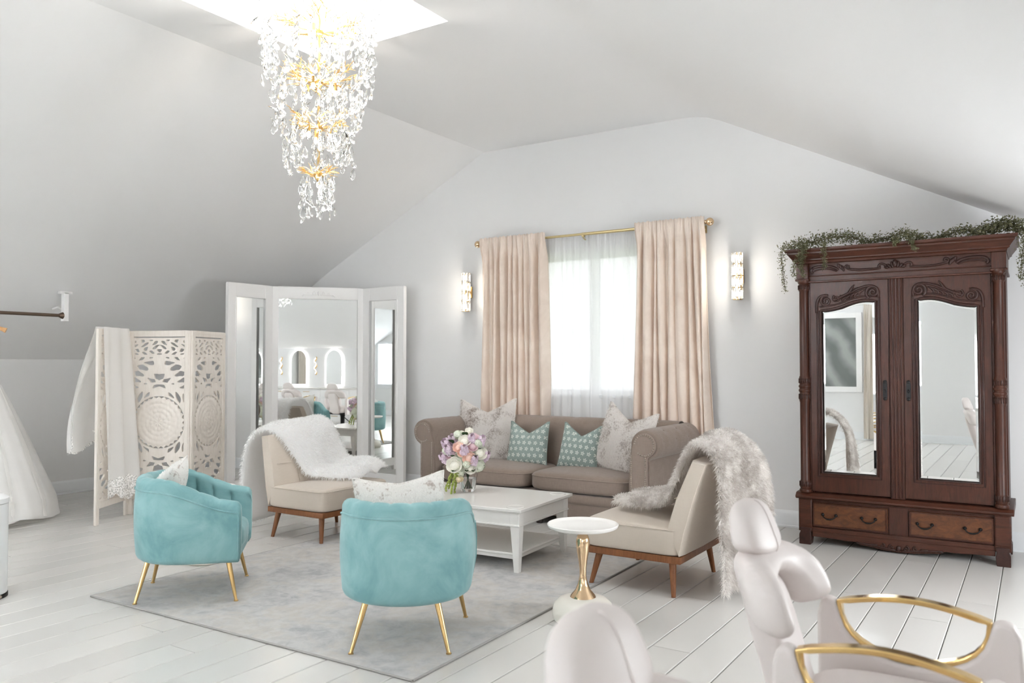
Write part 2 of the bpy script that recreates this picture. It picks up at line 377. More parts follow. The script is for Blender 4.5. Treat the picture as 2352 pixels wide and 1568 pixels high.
# baseboards
def baseboard(name, p, q, nrm):
    b = B(); p = Vector(p); q = Vector(q); n = Vector(nrm)
    prof = [(0, 0), (.020, 0), (.020, .015), (.015, .02), (.015, .118), (.010, .132), (.004, .144), (0, .144)]
    m = len(prof); vs = [tuple(e+n*a+Vector((0, 0, c))) for e in (p, q) for a, c in prof]
    b.add(vs, [tuple(range(m)), tuple(range(2*m-1, m-1, -1))]+[(i, m+i, m+(i+1) % m, (i+1) % m) for i in range(m)])
    return struct(obj(name, b, 'trim'))
baseboard('baseboard_back', (XL, YB, 0), (XR, YB, 0), (0, -1, 0)); baseboard('baseboard_left', (XL, YF, 0), (XL, YB, 0), (1, 0, 0))
baseboard('baseboard_rear', (XL, YF, 0), (XR, YF, 0), (0, 1, 0)); baseboard('baseboard_right', (XR, YF, 0), (XR, YB, 0), (-1, 0, 0))
# front window (behind the sofa) and the rear windows added for fill light
def window(name, x0, x1, z0, z1, yin, d, casing=.085):
    b = B(); s = -1 if d > 0 else 1   # d: outward direction
    ya, yb = sorted((yin, yin+s*.022))
    b.box(x0-casing, x0, ya, yb, z0-.03, z1+casing); b.box(x1, x1+casing, ya, yb, z0-.03, z1+casing); b.box(x0, x1, ya, yb, z1, z1+casing)
    w = struct(obj(name, b, 'trim', bevel=.004))
    b = B(); ya, yb = sorted((yin+s*.05, yin+d*.10)); b.box(x0-casing-.02, x1+casing+.02, ya, yb, z0-.03, z0); ya, yb = sorted((yin, yin+s*.018)); b.box(x0-casing, x1+casing, ya, yb, z0-.11, z0-.03); obj('window_sill', b, 'trim', w, bevel=.004)
    xm = (x0+x1)/2
    for a, c in ((x0, xm), (xm, x1)):
        b = B(); t = .045; ya, yb = sorted((yin+d*.05, yin+d*.095))
        b.box(a, a+t, ya, yb, z0, z1); b.box(c-t, c, ya, yb, z0, z1); b.box(a+t, c-t, ya, yb, z0, z0+t); b.box(a+t, c-t, ya, yb, z1-t, z1)
        sa = obj('sash', b, 'trim', w, bevel=.003)
        b = B(); ya, yb = sorted((yin+d*.07, yin+d*.075)); b.box(a+t, c-t, ya, yb, z0+t, z1-t); obj('pane', b, 'pane', sa)
    return w
window('window_1', *WIN, YB, 1)
for k, w in enumerate(ADDED_REARW): window('window_%d' % (k+4), *w[:4], YF, -1, .07)  # added openings for the rear fill lamps
b = B(); b.box(-60, 60, 7.4, 90, -3.2, -3.0); struct(obj('ground_outside', b, plain('lawn', S(150, 165, 130), .9, var=.2, vscale=.6)))

# ================================================================== CURTAINS AND ROD
rod = thing('curtain_rod', 'brushed gold curtain rod with ball finials above the window', 'curtain rod', (-3.73, 7.07, 2.683))
b = B(); b.tube([(-4.98, 7.07, 2.683), (-2.49, 7.07, 2.683)], .0125, 12); obj('rod', b, 'palegold', rod)
b = B(); b.tube([(-3.75, 7.07, 2.683), (-2.49, 7.07, 2.683)], .0155, 12); obj('outer_sleeve', b, 'palegold', rod)
for x in (-5.01, -2.45):
    b = B(); s = -1 if x < -3.7 else 1
    b.ell((x, 7.07, 2.683), (.037, .037, .037), 18, 12); b.tube([(x-s*.055, 7.07, 2.683), (x-s*.03, 7.07, 2.683)], .02, 12); obj('finial', b, 'champ', rod)
for x in (-4.93, -3.735, -2.53):
    b = B(); b.tube([(x, 7.07, 2.668), (x, 7.075, 2.645), (x, 7.10, 2.635), (x, 7.18, 2.635)], .007, 8); b.box(x-.016, x+.016, 7.168, 7.18, 2.60, 2.67); b.box(x-.012, x+.012, 7.055, 7.088, 2.655, 2.668); obj('bracket', b, 'palegold', rod)
def curtain(name, x0, x1, ztop, zbot, folds, amp, ybase, mat, flare=(0, 0), seed=1, header=.05, label='', cat='curtain', group=None, nv=44):
    r = random.Random(seed); ph = [r.uniform(-.5, .5) for _ in range(folds+2)]; am = [r.uniform(.55, 1.2) for _ in range(folds+2)]
    wid = [r.uniform(.55, 1.6) for _ in range(folds)]; cum = [0]
    for w_ in wid: cum.append(cum[-1]+w_/sum(wid))
    def fn(u, v):
        z = lerp(ztop, zbot, v); i = 0
        while i < folds-1 and u > cum[i+1]: i += 1
        f = (u-cum[i])/(cum[i+1]-cum[i]); k = i+f
        a = lerp(am[i], am[i+1], f)*min(1.15, .45+.6*wid[i]); top = sstep(.012, .10, v)
        w = 1-2*abs(math.sin(PI*(f+.10*math.sin(2.2*v+ph[i]*5))))**.7          # rounded ridge, sharp valley
        fine = (math.sin(2*PI*k*2.0+ph[i]*4)*.006+math.sin(2*PI*k*3.3+ph[i+1]*9)*.004)*(1-sstep(.03, .14, v))
        y = ybase+amp*a*w*(.12+.88*top)+fine-(.042 if header > .04 else .0)*(1-top)
        x = lerp(x0, x1, u)+lerp(flare[0], flare[1], u)*v**1.4+.010*math.sin(2*PI*k*.5+5*v)*top
        if v < .03: z += .006*math.sin(2*PI*k*2.0+ph[i]*4)
        return (x, y, z)
    b = B(); b.grid(fn, folds*14+1, nv)
    o = obj(name, b, mat, fix=False, ang=180); tag(o, label, cat, group); return o
curtain('velvet_curtain', -4.965, -4.155, 2.735, .03, 10, .056, 7.08, 'blush', (-.02, .03), 4, label='blush pink velvet curtain hanging at the window side nearer the folding mirror', group='velvet curtains').modifiers.new('t', 'SOLIDIFY').thickness = .004
curtain('velvet_curtain', -3.175, -2.495, 2.735, .03, 9, .058, 7.08, 'blush', (-.05, .10), 9, label='blush pink velvet curtain flaring behind the sofa arm nearest the wardrobe', group='velvet curtains').modifiers.new('t', 'SOLIDIFY').thickness = .004
curtain('sheer_curtain', -4.30, -3.66, 2.70, .06, 9, .014, 7.125, 'sheer', (0, .02), 12, label='white sheer voile curtain hanging in the left half of the window', group='sheer curtains', nv=24, header=0)
curtain('sheer_curtain', -3.70, -3.06, 2.70, .06, 8, .014, 7.13, 'sheer', (-.01, 0), 15, label='white sheer voile curtain hanging in the right half of the window', group='sheer curtains', nv=24, header=0)

# ================================================================== WALL SCONCES
def sconce(x, label):
    t = thing('wall_sconce', label, 'wall lamp', (x, YB, 2.18), 0, 'crystal wall sconces')
    b = B(); b.box(x-.035, x+.035, YB-.022, YB, 2.12, 2.245); obj('backplate', b, 'gold', t, bevel=.003)
    b = B(); b.box(x-.012, x+.012, YB-.075, YB-.02, 2.165, 2.20); b.tube([(x, YB-.085, 1.975), (x, YB-.085, 2.385)], .008, 8); obj('stem', b, 'gold', t)
    for k in range(4):
        zc0 = 1.975+.1045*k
        b = B()
        for j in range(9):
            a = 2*PI*j/9; cx, cy = x+.040*math.cos(a), YB-.085+.040*math.sin(a)
            b.tube([(cx, cy, zc0), (cx, cy, zc0+.006), (cx, cy, zc0+.092), (cx, cy, zc0+.098)], [.010, .0125, .0125, .010], 6)
        obj('crystal_ring', b, 'crystal', t, ang=20)
        b = B(); b.lathe([(.028, zc0-.006), (.041, zc0-.006), (.041, zc0), (.028, zc0)], 20, (x, YB-.085, 0)); obj('collar', b, 'polgold', t)
        b = B(); b.ell((x, YB-.085, zc0+.05), (.017, .017, .026), 10, 8); obj('bulb', b, 'bulb', t)
    for z in (2.08, 2.28):
        l = bpy.data.lights.new('sconce_light', 'POINT'); l.energy = .85; l.color = (1, .92, .80); l.shadow_soft_size = .03
        o = link(bpy.data.objects.new('sconce_light', l)); o.location = (0, -.15, z-2.18); o.parent = t
    return t
sconce(-5.19, 'gold and crystal wall sconce between the folding mirror and the curtains')
sconce(-2.21, 'gold and crystal wall sconce between the curtains and the wardrobe')

# ================================================================== RUG
rug = B(); rz = R(1.0)
rc = (-3.585, 4.1)
def rugpt(u, v):
    x, y = lerp(-1.235, 1.235, u), lerp(-1.33, 1.33, v); return (rc[0]+x*math.cos(rz)-y*math.sin(rz), rc[1]+x*math.sin(rz)+y*math.cos(rz))
cs = [rugpt(0, 0), rugpt(1, 0), rugpt(1, 1), rugpt(0, 1)]
rug.prism(cs, XY, 0.0008, .010)
def rug_mat():
    t = NT('grey_rug'); v = t.coord('Object'); n1 = t.noise(v, 2.6, 6, .68, .8); n2 = t.noise(v, 14, 4, .6, .5); n3 = t.noise(t.coord('Object', (1, 30, 1)), 14, 2)
    c = t.ramp(n1, [(.34, S(142, 141, 142)), (.46, S(170, 168, 166)), (.55, S(184, 177, 168)), (.68, S(156, 154, 153))])
    c = t.mix(t.ramp(n2, [(.42, (0, 0, 0, 1)), (.62, (.55, .55, .55, 1))]), c, S(198, 196, 193)); c = t.mix(t.math('MULTIPLY', n3, .25), c, S(150, 148, 147))
    t.bsdf(c, .9, 0, t.bump(t.math('ADD', n2, n3), .3, .004), Sheen_Weight=.3); return t.m
MT['rug'] = rug_mat(); MT['rugedge'] = plain('rug_binding', S(158, 155, 151), .9)
rt = thing('area_rug', 'grey distressed patterned rug under the coffee table', 'rug', (rc[0], rc[1], 0))
obj('pile', rug, 'rug', rt, bevel=.003)
b = B()
for i in range(4):
    p, q = cs[i], cs[(i+1) % 4]; b.tube([(p[0], p[1], .0062), (q[0], q[1], .0062)], .0055, 8)
obj('edge_binding', b, 'rugedge', rt)

# ================================================================== SOFA
SX = -3.817; YA, YBK = 6.10, 7.00
sofa = thing('chesterfield_sofa', 'taupe linen sofa with rolled arms and nailhead trim under the window', 'sofa', (SX, 6.55, 0))
def arm_outline(n=16):     # right arm, local x from sofa centre (world x-SX)
    cx, cz, r = 1.152, .745, .128
    pts = [(1.005, .10), (1.003, .45), (1.010, .66)]
    for i in range(n+1):
        a = R(170)-R(250)*i/n; pts.append((cx+r*math.cos(a)*(1.06 if math.cos(a) < 0 else 1), cz+r*math.sin(a)))
    pts += [(1.187, .60), (1.186, .45), (1.188, .10)]; return pts
for s in (1, -1):
    pts = arm_outline(); N = len(pts); b = B(); ny = 24
    def fn(u, v, pts=pts, s=s):
        k = min(int(u*(N-1)+.5), N-1); x, z = pts[k]; y = lerp(YA+.012, YBK+.02, v)
        e = 1-.5*(1-sstep(0, .06, v))*.16
        d = 0
        if 4 <= k <= 15 and .04 < v < .97:     # pulled button dimples along the roll
            for q in range(6):
                vq = .12+.155*q; kq = 10 if q % 2 else 13
                d += .012*math.exp(-((v-vq)/.035)**2-((k-kq)/1.6)**2)
        cx, cz = 1.152, .745; f = 1-d/.128 if z > .62 else 1
        if z > .62: x, z = cx+(x-cx)*f*e, cz+(z-cz)*f*e
        return (SX+s*x, y, z)
    b.grid(fn, N, ny)
    i0 = len(b.v); cap0 = [j*ny for j in range(N)]; cap1 = [j*ny+ny-1 for j in range(N)]; b.f += [tuple(cap0), tuple(cap1[::-1])]
    arm = obj('arm', b, 'sofa', sofa, ang=50)
    # front facing panel outlined with nailheads: column that curls into the scroll
    fp = [(1.018, .11), (1.016, .45), (1.030, .66)]
    for i in range(15): a = R(165)-R(225)*i/14; fp.append((1.148+.098*math.cos(a), .742+.098*math.sin(a)))
    fp += [(1.172, .64), (1.172, .45), (1.174, .11)]
    b = B(); b.prism([(SX+s*x, z) for x, z in fp], XZ, YA-.012, YA+.014); obj('arm_facing', b, 'sofa', arm, bevel=.006, ang=50)
    nl = [(1.034, z) for z in np.arange(.14, .66, .0155)]
    for i in range(24): a = R(172)-R(300)*i/23; nl.append((1.148+.084*math.cos(a), .742+.084*math.sin(a)))
    nl += [(1.108, .672), (1.12, .665)]
    nl = nl[:-2]+[(1.158, z) for z in np.arange(.655, .14, -.0155)]
    b = B()
    for x, z in nl: b.ell((SX+s*x, YA-.013, z), (.0068, .005, .0068), 6, 5)
    o = obj('nailhead_trim', b, 'pewter', arm, ang=180); o['kind'] = 'stuff'
    b = B()
    for q in range(6):
        v = .12+.155*q; a = R(170)-R(250)*((10 if q % 2 else 13)-3)/16; b.ell((SX+s*(1.152+.117*math.cos(a)), lerp(YA, YBK, v), .745+.117*math.sin(a)), (.009, .009, .009), 8, 6)
    obj('tufting_buttons', b, 'sofa', arm, ang=180)['kind'] = 'stuff'
# back: rolled top rail running the full width
b = B(); bp = [(6.80, .30), (6.80, .62), (6.79, .70)]
for i in range(15): a = R(195)-R(270)*i/14; bp.append((6.905+.118*math.cos(a), .775+.118*math.sin(a)))
bp += [(6.99, .60), (7.0, .40), (7.0, .10)]
def fb(u, v):
    k = min(int(u*(len(bp)-1)+.5), len(bp)-1); y, z = bp[k]; x = lerp(SX-1.15, SX+1.15, v)
    if k < 3: y -= 0
    d = 0
    if 2 <= k <= 14:
        for q in range(12):
            d += .011*math.exp(-((v-(.08+.076*q))/.012)**2-((k-(5 if q % 2 else 8))/1.5)**2)
    return (x, y+d*.9, z-d*.6)
b.grid(fb, len(bp), 97); obj('back', b, 'sofa', sofa, ang=60)
b = B(); b.box(SX-1.02, SX+1.02, YA+.05, 6.95, .09, .285); obj('seat_base', b, 'sofa', sofa, bevel=.02)
b = B()
def railf(u, v):
    a = 2*PI*v; return (lerp(SX-1.005, SX+1.005, u), YA+.035+.028*math.cos(a), .245+.042*math.sin(a))
b.grid(railf, 12, 14, cv=True); obj('front_rail', b, 'sofa', sofa, ang=180)
b = B(); b.box(SX-1.0, SX+1.0, YA+.028, YA+.07, .085, .215); obj('front_panel', b, 'sofa', sofa, bevel=.012)
for s in (-1, 1):
    b = B(); b.ell((SX+s*.502, 6.46, .372), (.496, .36, .088), 44, 18, p=5.5)
    b.v = [(x, y, z+.022*math.exp(-((x-SX-s*.5)/.33)**2-((y-6.45)/.26)**2)*(1 if z > .37 else 0)) for x, y, z in b.v]
    c = obj('seat_cushion', b, 'sofa', sofa, ang=180)
    b = B(); ring = []
    for q in range(60):
        a = 2*PI*q/60; f = lambda w: math.copysign(abs(w)**(2/5.5), w); ring.append((SX+s*.502+.494*f(math.cos(a)), 6.46+.358*f(math.sin(a)), .418))
    b.tube(ring, .0055, 6, closed=True); obj('piping', b, 'sofa', c, ang=180)
for sx in (-1.08, 1.08):
    for y in (YA+.06, 6.93):
        b = B(); b.lathe([(.028, .0), (.034, .02), (.030, .05), (.042, .085), (.042, .10)], 14, (SX+sx, y, 0)); obj('foot', b, 'darkfoot', sofa)
for sx in (0.0,):
    b = B(); b.lathe([(.028, .0), (.034, .02), (.030, .05), (.042, .085), (.042, .10)], 14, (SX+sx+.11, YA+.08, 0)); obj('foot', b, 'darkfoot', sofa)

# ================================================================== PILLOWS
def pillow_pts(w, h, t, chop, n=34, corner=.06, puff=2.6):
    """upright pillow in local X (width) Z (height) with Y thickness; front is -Y; chop = dent in the top edge"""
    def shape(u, v, side):
        a, c = 2*u-1, 2*v-1
        ex = 1-corner*(1-abs(c)**2.2)*abs(a)**3; ez = 1-corner*(1-abs(a)**2.2)*abs(c)**3
        x, z = a*ex*w/2, c*ez*h/2
        th = t/2*max(0, (1-abs(a)**puff))**.55*max(0, (1-abs(c)**puff))**.55
        k = sstep(-.1, 1, c); g = max(0, 1-abs(a)*1.12)
        z -= chop*k*g**.9*1.0
        th *= 1-.55*k*math.exp(-(a/.32)**2)*(chop > 0)
        x *= 1-.03*k*(chop > 0)
        return (x, side*th, z)
    return shape
def pillow(name, loc, rotz, lean, w, h, t, chop, mat, label, group=None, tilt=0, furn=None, cat='pillow', corner=.06, n=34):
    sh = pillow_pts(w, h, t, chop, n, corner)
    tp = thing(name, label, cat, loc, 0, group)
    M = Matrix.Translation(loc) @ Matrix.Rotation(rotz, 4, 'Z') @ Matrix.Rotation(lean, 4, 'X') @ Matrix.Rotation(tilt, 4, 'Y') @ Matrix.Translation((0, 0, h/2))
    b = B()
    for side in (-1, 1): b.grid(lambda u, v: M @ Vector(sh(u, v, side)), n, n)
    o = obj('cover', b, mat, tp, ang=180, fix=True)
    me = o.data; uv = me.uv_layers.new(name='UVMap'); Mi = (Matrix.Translation(loc).inverted()@M).inverted()
    loc2 = [Mi @ vv.co for vv in me.vertices]
    for l in me.loops: p = loc2[l.vertex_index]; uv.data[l.index].uv = (p.x+.5, p.z+.5)
    edge = [M @ Vector(sh(u, v, 1)) for u, v in [(i/n, 0) for i in range(n)]+[(1, i/n) for i in range(n)]+[(1-i/n, 1) for i in range(n)]+[(0, 1-i/n) for i in range(n)]]
    b2 = B(); b2.tube(edge, .0045, 6, closed=True); obj('piping', b2, mat, tp, ang=180)
    if furn:
        fm, cnt, L, wd = furn; fur('fur', b, fm, tp, cnt, L, wd, comb=(.25, 0, -.5), grav=.6)
    return tp
def sage_mat():
    t = NT('sage_block_print'); uvn = t.n('ShaderNodeUVMap'); sp = t.n('ShaderNodeSeparateXYZ'); t.l(uvn.outputs[0], sp.inputs[0])
    k = 1/.058; row = t.math('FLOOR', t.math('MULTIPLY', sp.outputs[1], k)); off = t.math('MULTIPLY', t.math('MODULO', row, 2.0), .5)
    fx = t.math('SUBTRACT', t.math('FRACT', t.math('ADD', t.math('MULTIPLY', sp.outputs[0], k), off)), .5); fy = t.math('SUBTRACT', t.math('FRACT', t.math('MULTIPLY', sp.outputs[1], k)), .5)
    r = t.math('SQRT', t.math('ADD', t.math('MULTIPLY', fx, fx), t.math('MULTIPLY', fy, fy))); a = t.math('ARCTAN2', fy, fx)
    pet = t.math('MULTIPLY', t.math('ADD', t.math('ABSOLUTE', t.math('COSINE', t.math('MULTIPLY', a, 2.5))), .35), .26)
    m = t.math('MULTIPLY', t.math('LESS_THAN', r, pet), t.math('GREATER_THAN', r, .075))
    v = t.coord('Object'); n = t.noise(v, 300, 2)
    c = t.mix(t.math('MULTIPLY', m, .82), t.mix(n, S(138, 153, 148), S(150, 164, 159)), S(224, 228, 220))
    t.bsdf(c, .85, 0, t.bump(n, .1, .002)); return t.m
MT['sage'] = sage_mat()
def furmat(name, c1, c2, sc, stops=(.4, .6)):
    t = NT(name); n0 = t.noise(t.coord('Object'), sc, 3, .6, .4); nf = t.noise(t.coord('Object'), 75, 2); n = t.math('ADD', n0, t.math('MULTIPLY', t.math('SUBTRACT', nf, .5), .5)); c = t.mix(t.ramp(n, [(stops[0], (0, 0, 0, 1)), (stops[1], (1, 1, 1, 1))]), c1, c2)
    d = t.n('ShaderNodeBsdfDiffuse'); tl = t.n('ShaderNodeBsdfTranslucent'); m = t.n('ShaderNodeMixShader'); m.inputs[0].default_value = .4
    t.l(c, d.inputs[0]); t.l(c, tl.inputs[0]); t.l(d.outputs[0], m.inputs[1]); t.l(tl.outputs[0], m.inputs[2]); t.l(m.outputs[0], t.out.inputs[0]); return t.m
MT['furgrey'] = furmat('frosted_grey_fur', S(252, 249, 246), S(172, 160, 152), 4.5, (.48, .70))
MT['furgrey2'] = furmat('silver_fur', S(248, 245, 242), S(216, 210, 205), 9)
MT['furwhite'] = furmat('white_fur', (1, 1, 1, 1), (.985, .98, .975, 1), 6)
MT['furfleck'] = furmat('white_flecked_fur', S(251, 249, 246), S(206, 196, 190), 18, (.60, .75))
ST = .452
pillow('sage_pillow', (-4.09, 6.57, ST-.012), R(4), R(-14), .43, .42, .15, .105, 'sage', 'sage green printed pillow touching the fur pillow behind the flowers', 'sage green printed pillows', tilt=R(-1))
pillow('sage_pillow', (-3.54, 6.55, ST-.012), R(-3), R(-14), .42, .42, .15, .105, 'sage', 'sage green printed pillow beside the fur pillow near the right arm', 'sage green printed pillows', tilt=R(3))
pillow('fur_pillow', (-4.63, 6.66, ST-.015), R(8), R(-11), .65, .62, .20, .12, 'furgrey', 'large frosted grey faux fur pillow on the sofa behind the flowers', 'faux fur pillows', tilt=R(-2), furn=('furgrey', 9000, .026, .0015))
pillow('fur_pillow', (-3.12, 6.52, ST-.015), R(-16), R(-13), .60, .60, .20, .12, 'furgrey', 'large frosted grey faux fur pillow leaning at the right sofa arm', 'faux fur pillows', tilt=R(9), furn=('furgrey', 9000, .026, .0015))

# ================================================================== COFFEE TABLE
TC = (-3.555, 4.915); TR = R(3.5); TH = .435
tab = thing('coffee_table', 'white painted coffee table with tapered legs and lower shelf', 'coffee table', (TC[0], TC[1], 0), TR)
hx, hy = .655, .405
b = B(); b.box(-hx, hx, -hy, hy, TH-.022, TH); b.box(-hx+.012, hx-.012, -hy+.012, hy-.012, TH-.030, TH-.022); obj('table_top', b, 'tablewhite', tab, world=False, bevel=.004)
b = B(); b.box(-hx+.03, hx-.03, -hy+.03, hy-.03, TH-.115, TH-.030); b.box(-hx+.022, hx-.022, -hy+.022, hy-.022, TH-.121, TH-.108); obj('apron', b, 'tablewhite', tab, world=False, bevel=.003)
for sx in (-1, 1):
    for sy in (-1, 1):
        cx, cy = sx*(hx-.062), sy*(hy-.062)
        b = B(); b.frustum((cx+sx*.010, cy+sy*.010, 0), (.018, .018), (cx, cy, TH-.121), (.034, .034)); b.box(cx-.036, cx+.036, cy-.036, cy+.036, TH-.118, TH-.03)
        obj('leg', b, 'tablewhite', tab, world=False, bevel=.003)
        b = B(); c2 = (sx*(hx-.085), sy*(hy-.085)); b.lathe([(.060, TH-.001), (.062, TH+.003), (.059, TH+.006), (.050, TH+.0045), (.001, TH+.0045)], 28, (c2[0], c2[1], 0)); obj('corner_medallion', b, 'tablewhite', tab, world=False)
b = B(); b.box(-hx+.075, hx-.075, -hy+.075, hy-.075, .085, .125); b.box(-hx+.065, hx-.065, -hy+.065, hy-.065, .112, .128); obj('shelf', b, 'tablewhite', tab, world=False, bevel=.004)

# ================================================================== VASE AND FLOWERS
VC = (-3.640, 5.010)
vase = thing('glass_vase', 'clear glass vase holding the flowers on the coffee table', 'vase', (VC[0], VC[1], TH))
b = B(); b.lathe([(.001, .001), (.050, .001), (.056, .02), (.066, .08), (.071, .125), (.066, .160), (.062, .172), (.059, .172), (.062, .160), (.067, .125), (.062, .08), (.052, .022), (.001, .018)], 36, (VC[0], VC[1], TH))
obj('vessel', b, 'glass', vase, ang=60)
b = B(); b.lathe([(.001, .0185), (.0515, .0225), (.0615, .08), (.064, .10), (.001, .10)], 32, (VC[0], VC[1], TH)); obj('water', b, 'water', vase, ang=60)
bq = thing('flower_bouquet', 'mixed bouquet of white, blush and lilac flowers in the vase', 'flowers', (VC[0], VC[1], TH+.02))
def leafy(c): return c
for nm, c, c2 in (('petal_white', S(252, 250, 243), S(246, 243, 232)), ('petal_blush', S(250, 228, 216), S(246, 204, 188)), ('petal_lilac', S(245, 231, 241), S(226, 198, 220)), ('petal_pink', S(246, 226, 230), S(238, 208, 216)), ('petal_cream', S(244, 234, 210), S(236, 220, 190)), ('hydr', S(245, 247, 236), S(229, 237, 214)), ('leafgreen', S(66, 98, 52), S(46, 74, 40)), ('stemgreen', S(110, 136, 70), S(90, 116, 60)), ('amaranth', S(168, 178, 92), S(140, 156, 76))):
    t = NT(nm); n = t.noise(t.coord('Object'), 40, 2); t.bsdf(t.mix(n, c, c2), .65, 0, None, Subsurface_Weight=.0); MT[nm] = t.m
def rotto(d):
    return Vector((0, 0, 1)).rotation_difference(Vector(d).normalized()).to_matrix()
def rose(b, c, d, r, layers=4):
    Mx = rotto(d); c = Vector(c)
    for L in range(layers):
        rr = r*(1-.22*L); n = 6-L if L < 3 else 3; op = .95-.28*L
        for k in range(n):
            a0 = 2*PI*k/n+L*.7
            def fn(u, v):
                w = (u-.5)*2; aa = a0+w*PI/n*1.35; h = r*(.15+1.0*v)*(.8+.08*L); rad = rr*(.25+.75*math.sin(v*PI*.5)*(.6+.4*op))+rr*.18*op*v*v*v
                rad *= 1-.12*w*w; h *= 1-.16*w*w*v
                return c+Mx@Vector((rad*math.cos(aa), rad*math.sin(aa), h-r*.7))
            b.grid(fn, 5, 5)
    b.ell(c-Mx@Vector((0, 0, r*.15)), (r*.62,)*3, 10, 8)
def hydrangea(b, c, r, n=60, size=.016):
    c = Vector(c)
    for i in range(n):
        z = 1-2*(i+.5)/n; a = i*2.399; q = math.sqrt(1-z*z); d = Vector((q*math.cos(a), q*math.sin(a), z)); Mx = rotto(d); p = c+d*r*random.uniform(.88, 1.02); ro = random.uniform(0, PI)
        for k in range(4):
            aa = ro+k*PI/2; u = Vector((math.cos(aa), math.sin(aa), 0)); w = Vector((-math.sin(aa), math.cos(aa), 0))
            b.add([p, p+Mx@(u*size*.6+w*size*.5+Vector((0, 0, .003))), p+Mx@(u*size*1.1), p+Mx@(u*size*.6-w*size*.5+Vector((0, 0, .003)))], [(0, 1, 2, 3)])
    b.ell(c, (r*.85,)*3, 10, 8)
def stock(b, p0, p1, r, n=30, size=.0165):
    p0, p1 = Vector(p0), Vector(p1); ax = (p1-p0).normalized(); Mx0 = rotto(ax)
    for i in range(n):
        t = i/(n-1); a = i*2.399; rr = r*(1-.35*t)*random.uniform(.7, 1.15); p = p0.lerp(p1, t)+Mx0@Vector((rr*math.cos(a), rr*math.sin(a), 0)); d = Mx0@Vector((math.cos(a), math.sin(a), .5)); Mx = rotto(d); ro = random.random()*PI; sz = size*random.uniform(.7, 1.1)
        for k in range(5):
            aa = ro+k*2*PI/5; u = Vector((math.cos(aa), math.sin(aa), 0)); w = Vector((-math.sin(aa), math.cos(aa), 0)); z = Vector((0, 0, sz*.35))
            b.add([p, p+Mx@(u*sz*.6+w*sz*.5+z), p+Mx@(u*sz*1.15+z*.4), p+Mx@(u*sz*.6-w*sz*.5+z)], [(0, 1, 2, 3)])
bc = Vector((VC[0]-.02, VC[1]-.01, TH+.265))
RX = Vector((.84, .543, 0)); RF = Vector((-.543, .84, 0)); UZ = Vector((0, 0, 1))
def at(a, c, f=0.0):  # bouquet coordinates: along the table's viewing side, up, depth
    return bc+RX*a+UZ*c-RF*f
def dirn(a, c, f): return RX*a+UZ*c-RF*f
def head(name, kind, mat, a, c, f, r):
    b = B(); p = at(a, c, f); d = dirn(a*1.5, .4+c*2, .7+f*2)
    if kind == 'rose': rose(b, p, d, r)
    elif kind == 'hyd': hydrangea(b, p, r)
    elif kind == 'stock': stock(b, p-dirn(a*1.6, .35+c, .25+f).normalized()*.03, p+dirn(a*1.6, .35+c, .25+f).normalized()*.045, r*1.25)
    obj(name, b, mat, bq, fix=False, ang=180)
for a, c, f, r in ((-.075, -.055, .10, .056), (.045, -.075, .10, .046), (.0, .12, .06, .046), (.115, .03, .07, .052), (-.03, .155, .0, .04), (.03, .19, -.01, .03)): head('white_rose', 'rose', 'petal_white', a, c, f, r)
for a, c, f, r in ((.035, .0, .125, .046), (-.045, .075, .09, .040), (-.02, .035, .11, .030)): head('blush_rose', 'rose', 'petal_blush', a, c, f, r)
for a, c, f, r in ((.06, .08, .07, .04), (-.11, .02, .06, .038), (.07, .14, .0, .036)): head('pink_rose', 'rose', 'petal_pink', a, c, f, r)
for a, c, f, r in ((-.055, .165, .02, .030), (.10, .10, .045, .030), (-.14, .045, .055, .028), (.02, -.045, .125, .026), (.10, -.06, .05, .052), (-.04, -.10, .05, .055), (.0, .0, .03, .08), (-.10, -.04, 0, .05), (.09, .04, -.05, .06)): head('hydrangea', 'hyd', 'hydr', a, c, f, r)
for a, c, f, r in ((-.14, .09, .03, .026), (.12, .11, .02, .026), (-.09, .12, .0, .026), (.155, .0, .03, .022), (-.155, -.01, .04, .024), (.0, .06, .13, .022), (.075, -.02, .12, .020), (-.12, .05, .08, .022), (.05, .13, .05, .022)): head('stock_stem', 'stock', 'petal_lilac', a, c, f, r)
def leaf(b, p, d, L, w, n=6, droop=.3):
    p = Vector(p); d = Vector(d).normalized(); s = d.cross(UZ); s = s.normalized() if s.length > .01 else Vector((1, 0, 0))
    def fn(u, v):
        q = p+d*L*u-UZ*droop*L*u*u; ww = w*math.sin(PI*min(1, u*.92+.06))**.8; return q+s*(v-.5)*2*ww+UZ*abs(v-.5)*ww*.4
    b.grid(fn, n, 3)
for a, c, f in ((.07, -.12, .06), (-.12, .0, .09), (.02, -.12, .06), (.15, .05, .03), (-.09, -.12, .05), (.0, .18, 0), (.1, .0, .1), (-.13, .12, .02)):
    b = B(); leaf(b, at(a*.7, c*.8, f*.8), dirn(a, .2+c, .3), .09, .024); obj('leaf', b, 'leafgreen', bq, fix=False, ang=180)
b = B()     # calla lily lying over the rim
p = at(-.045, -.16, .10); rose(b, p, dirn(.2, .8, .5), .036, 2); obj('calla_lily', b, 'petal_cream', bq, fix=False, ang=180)
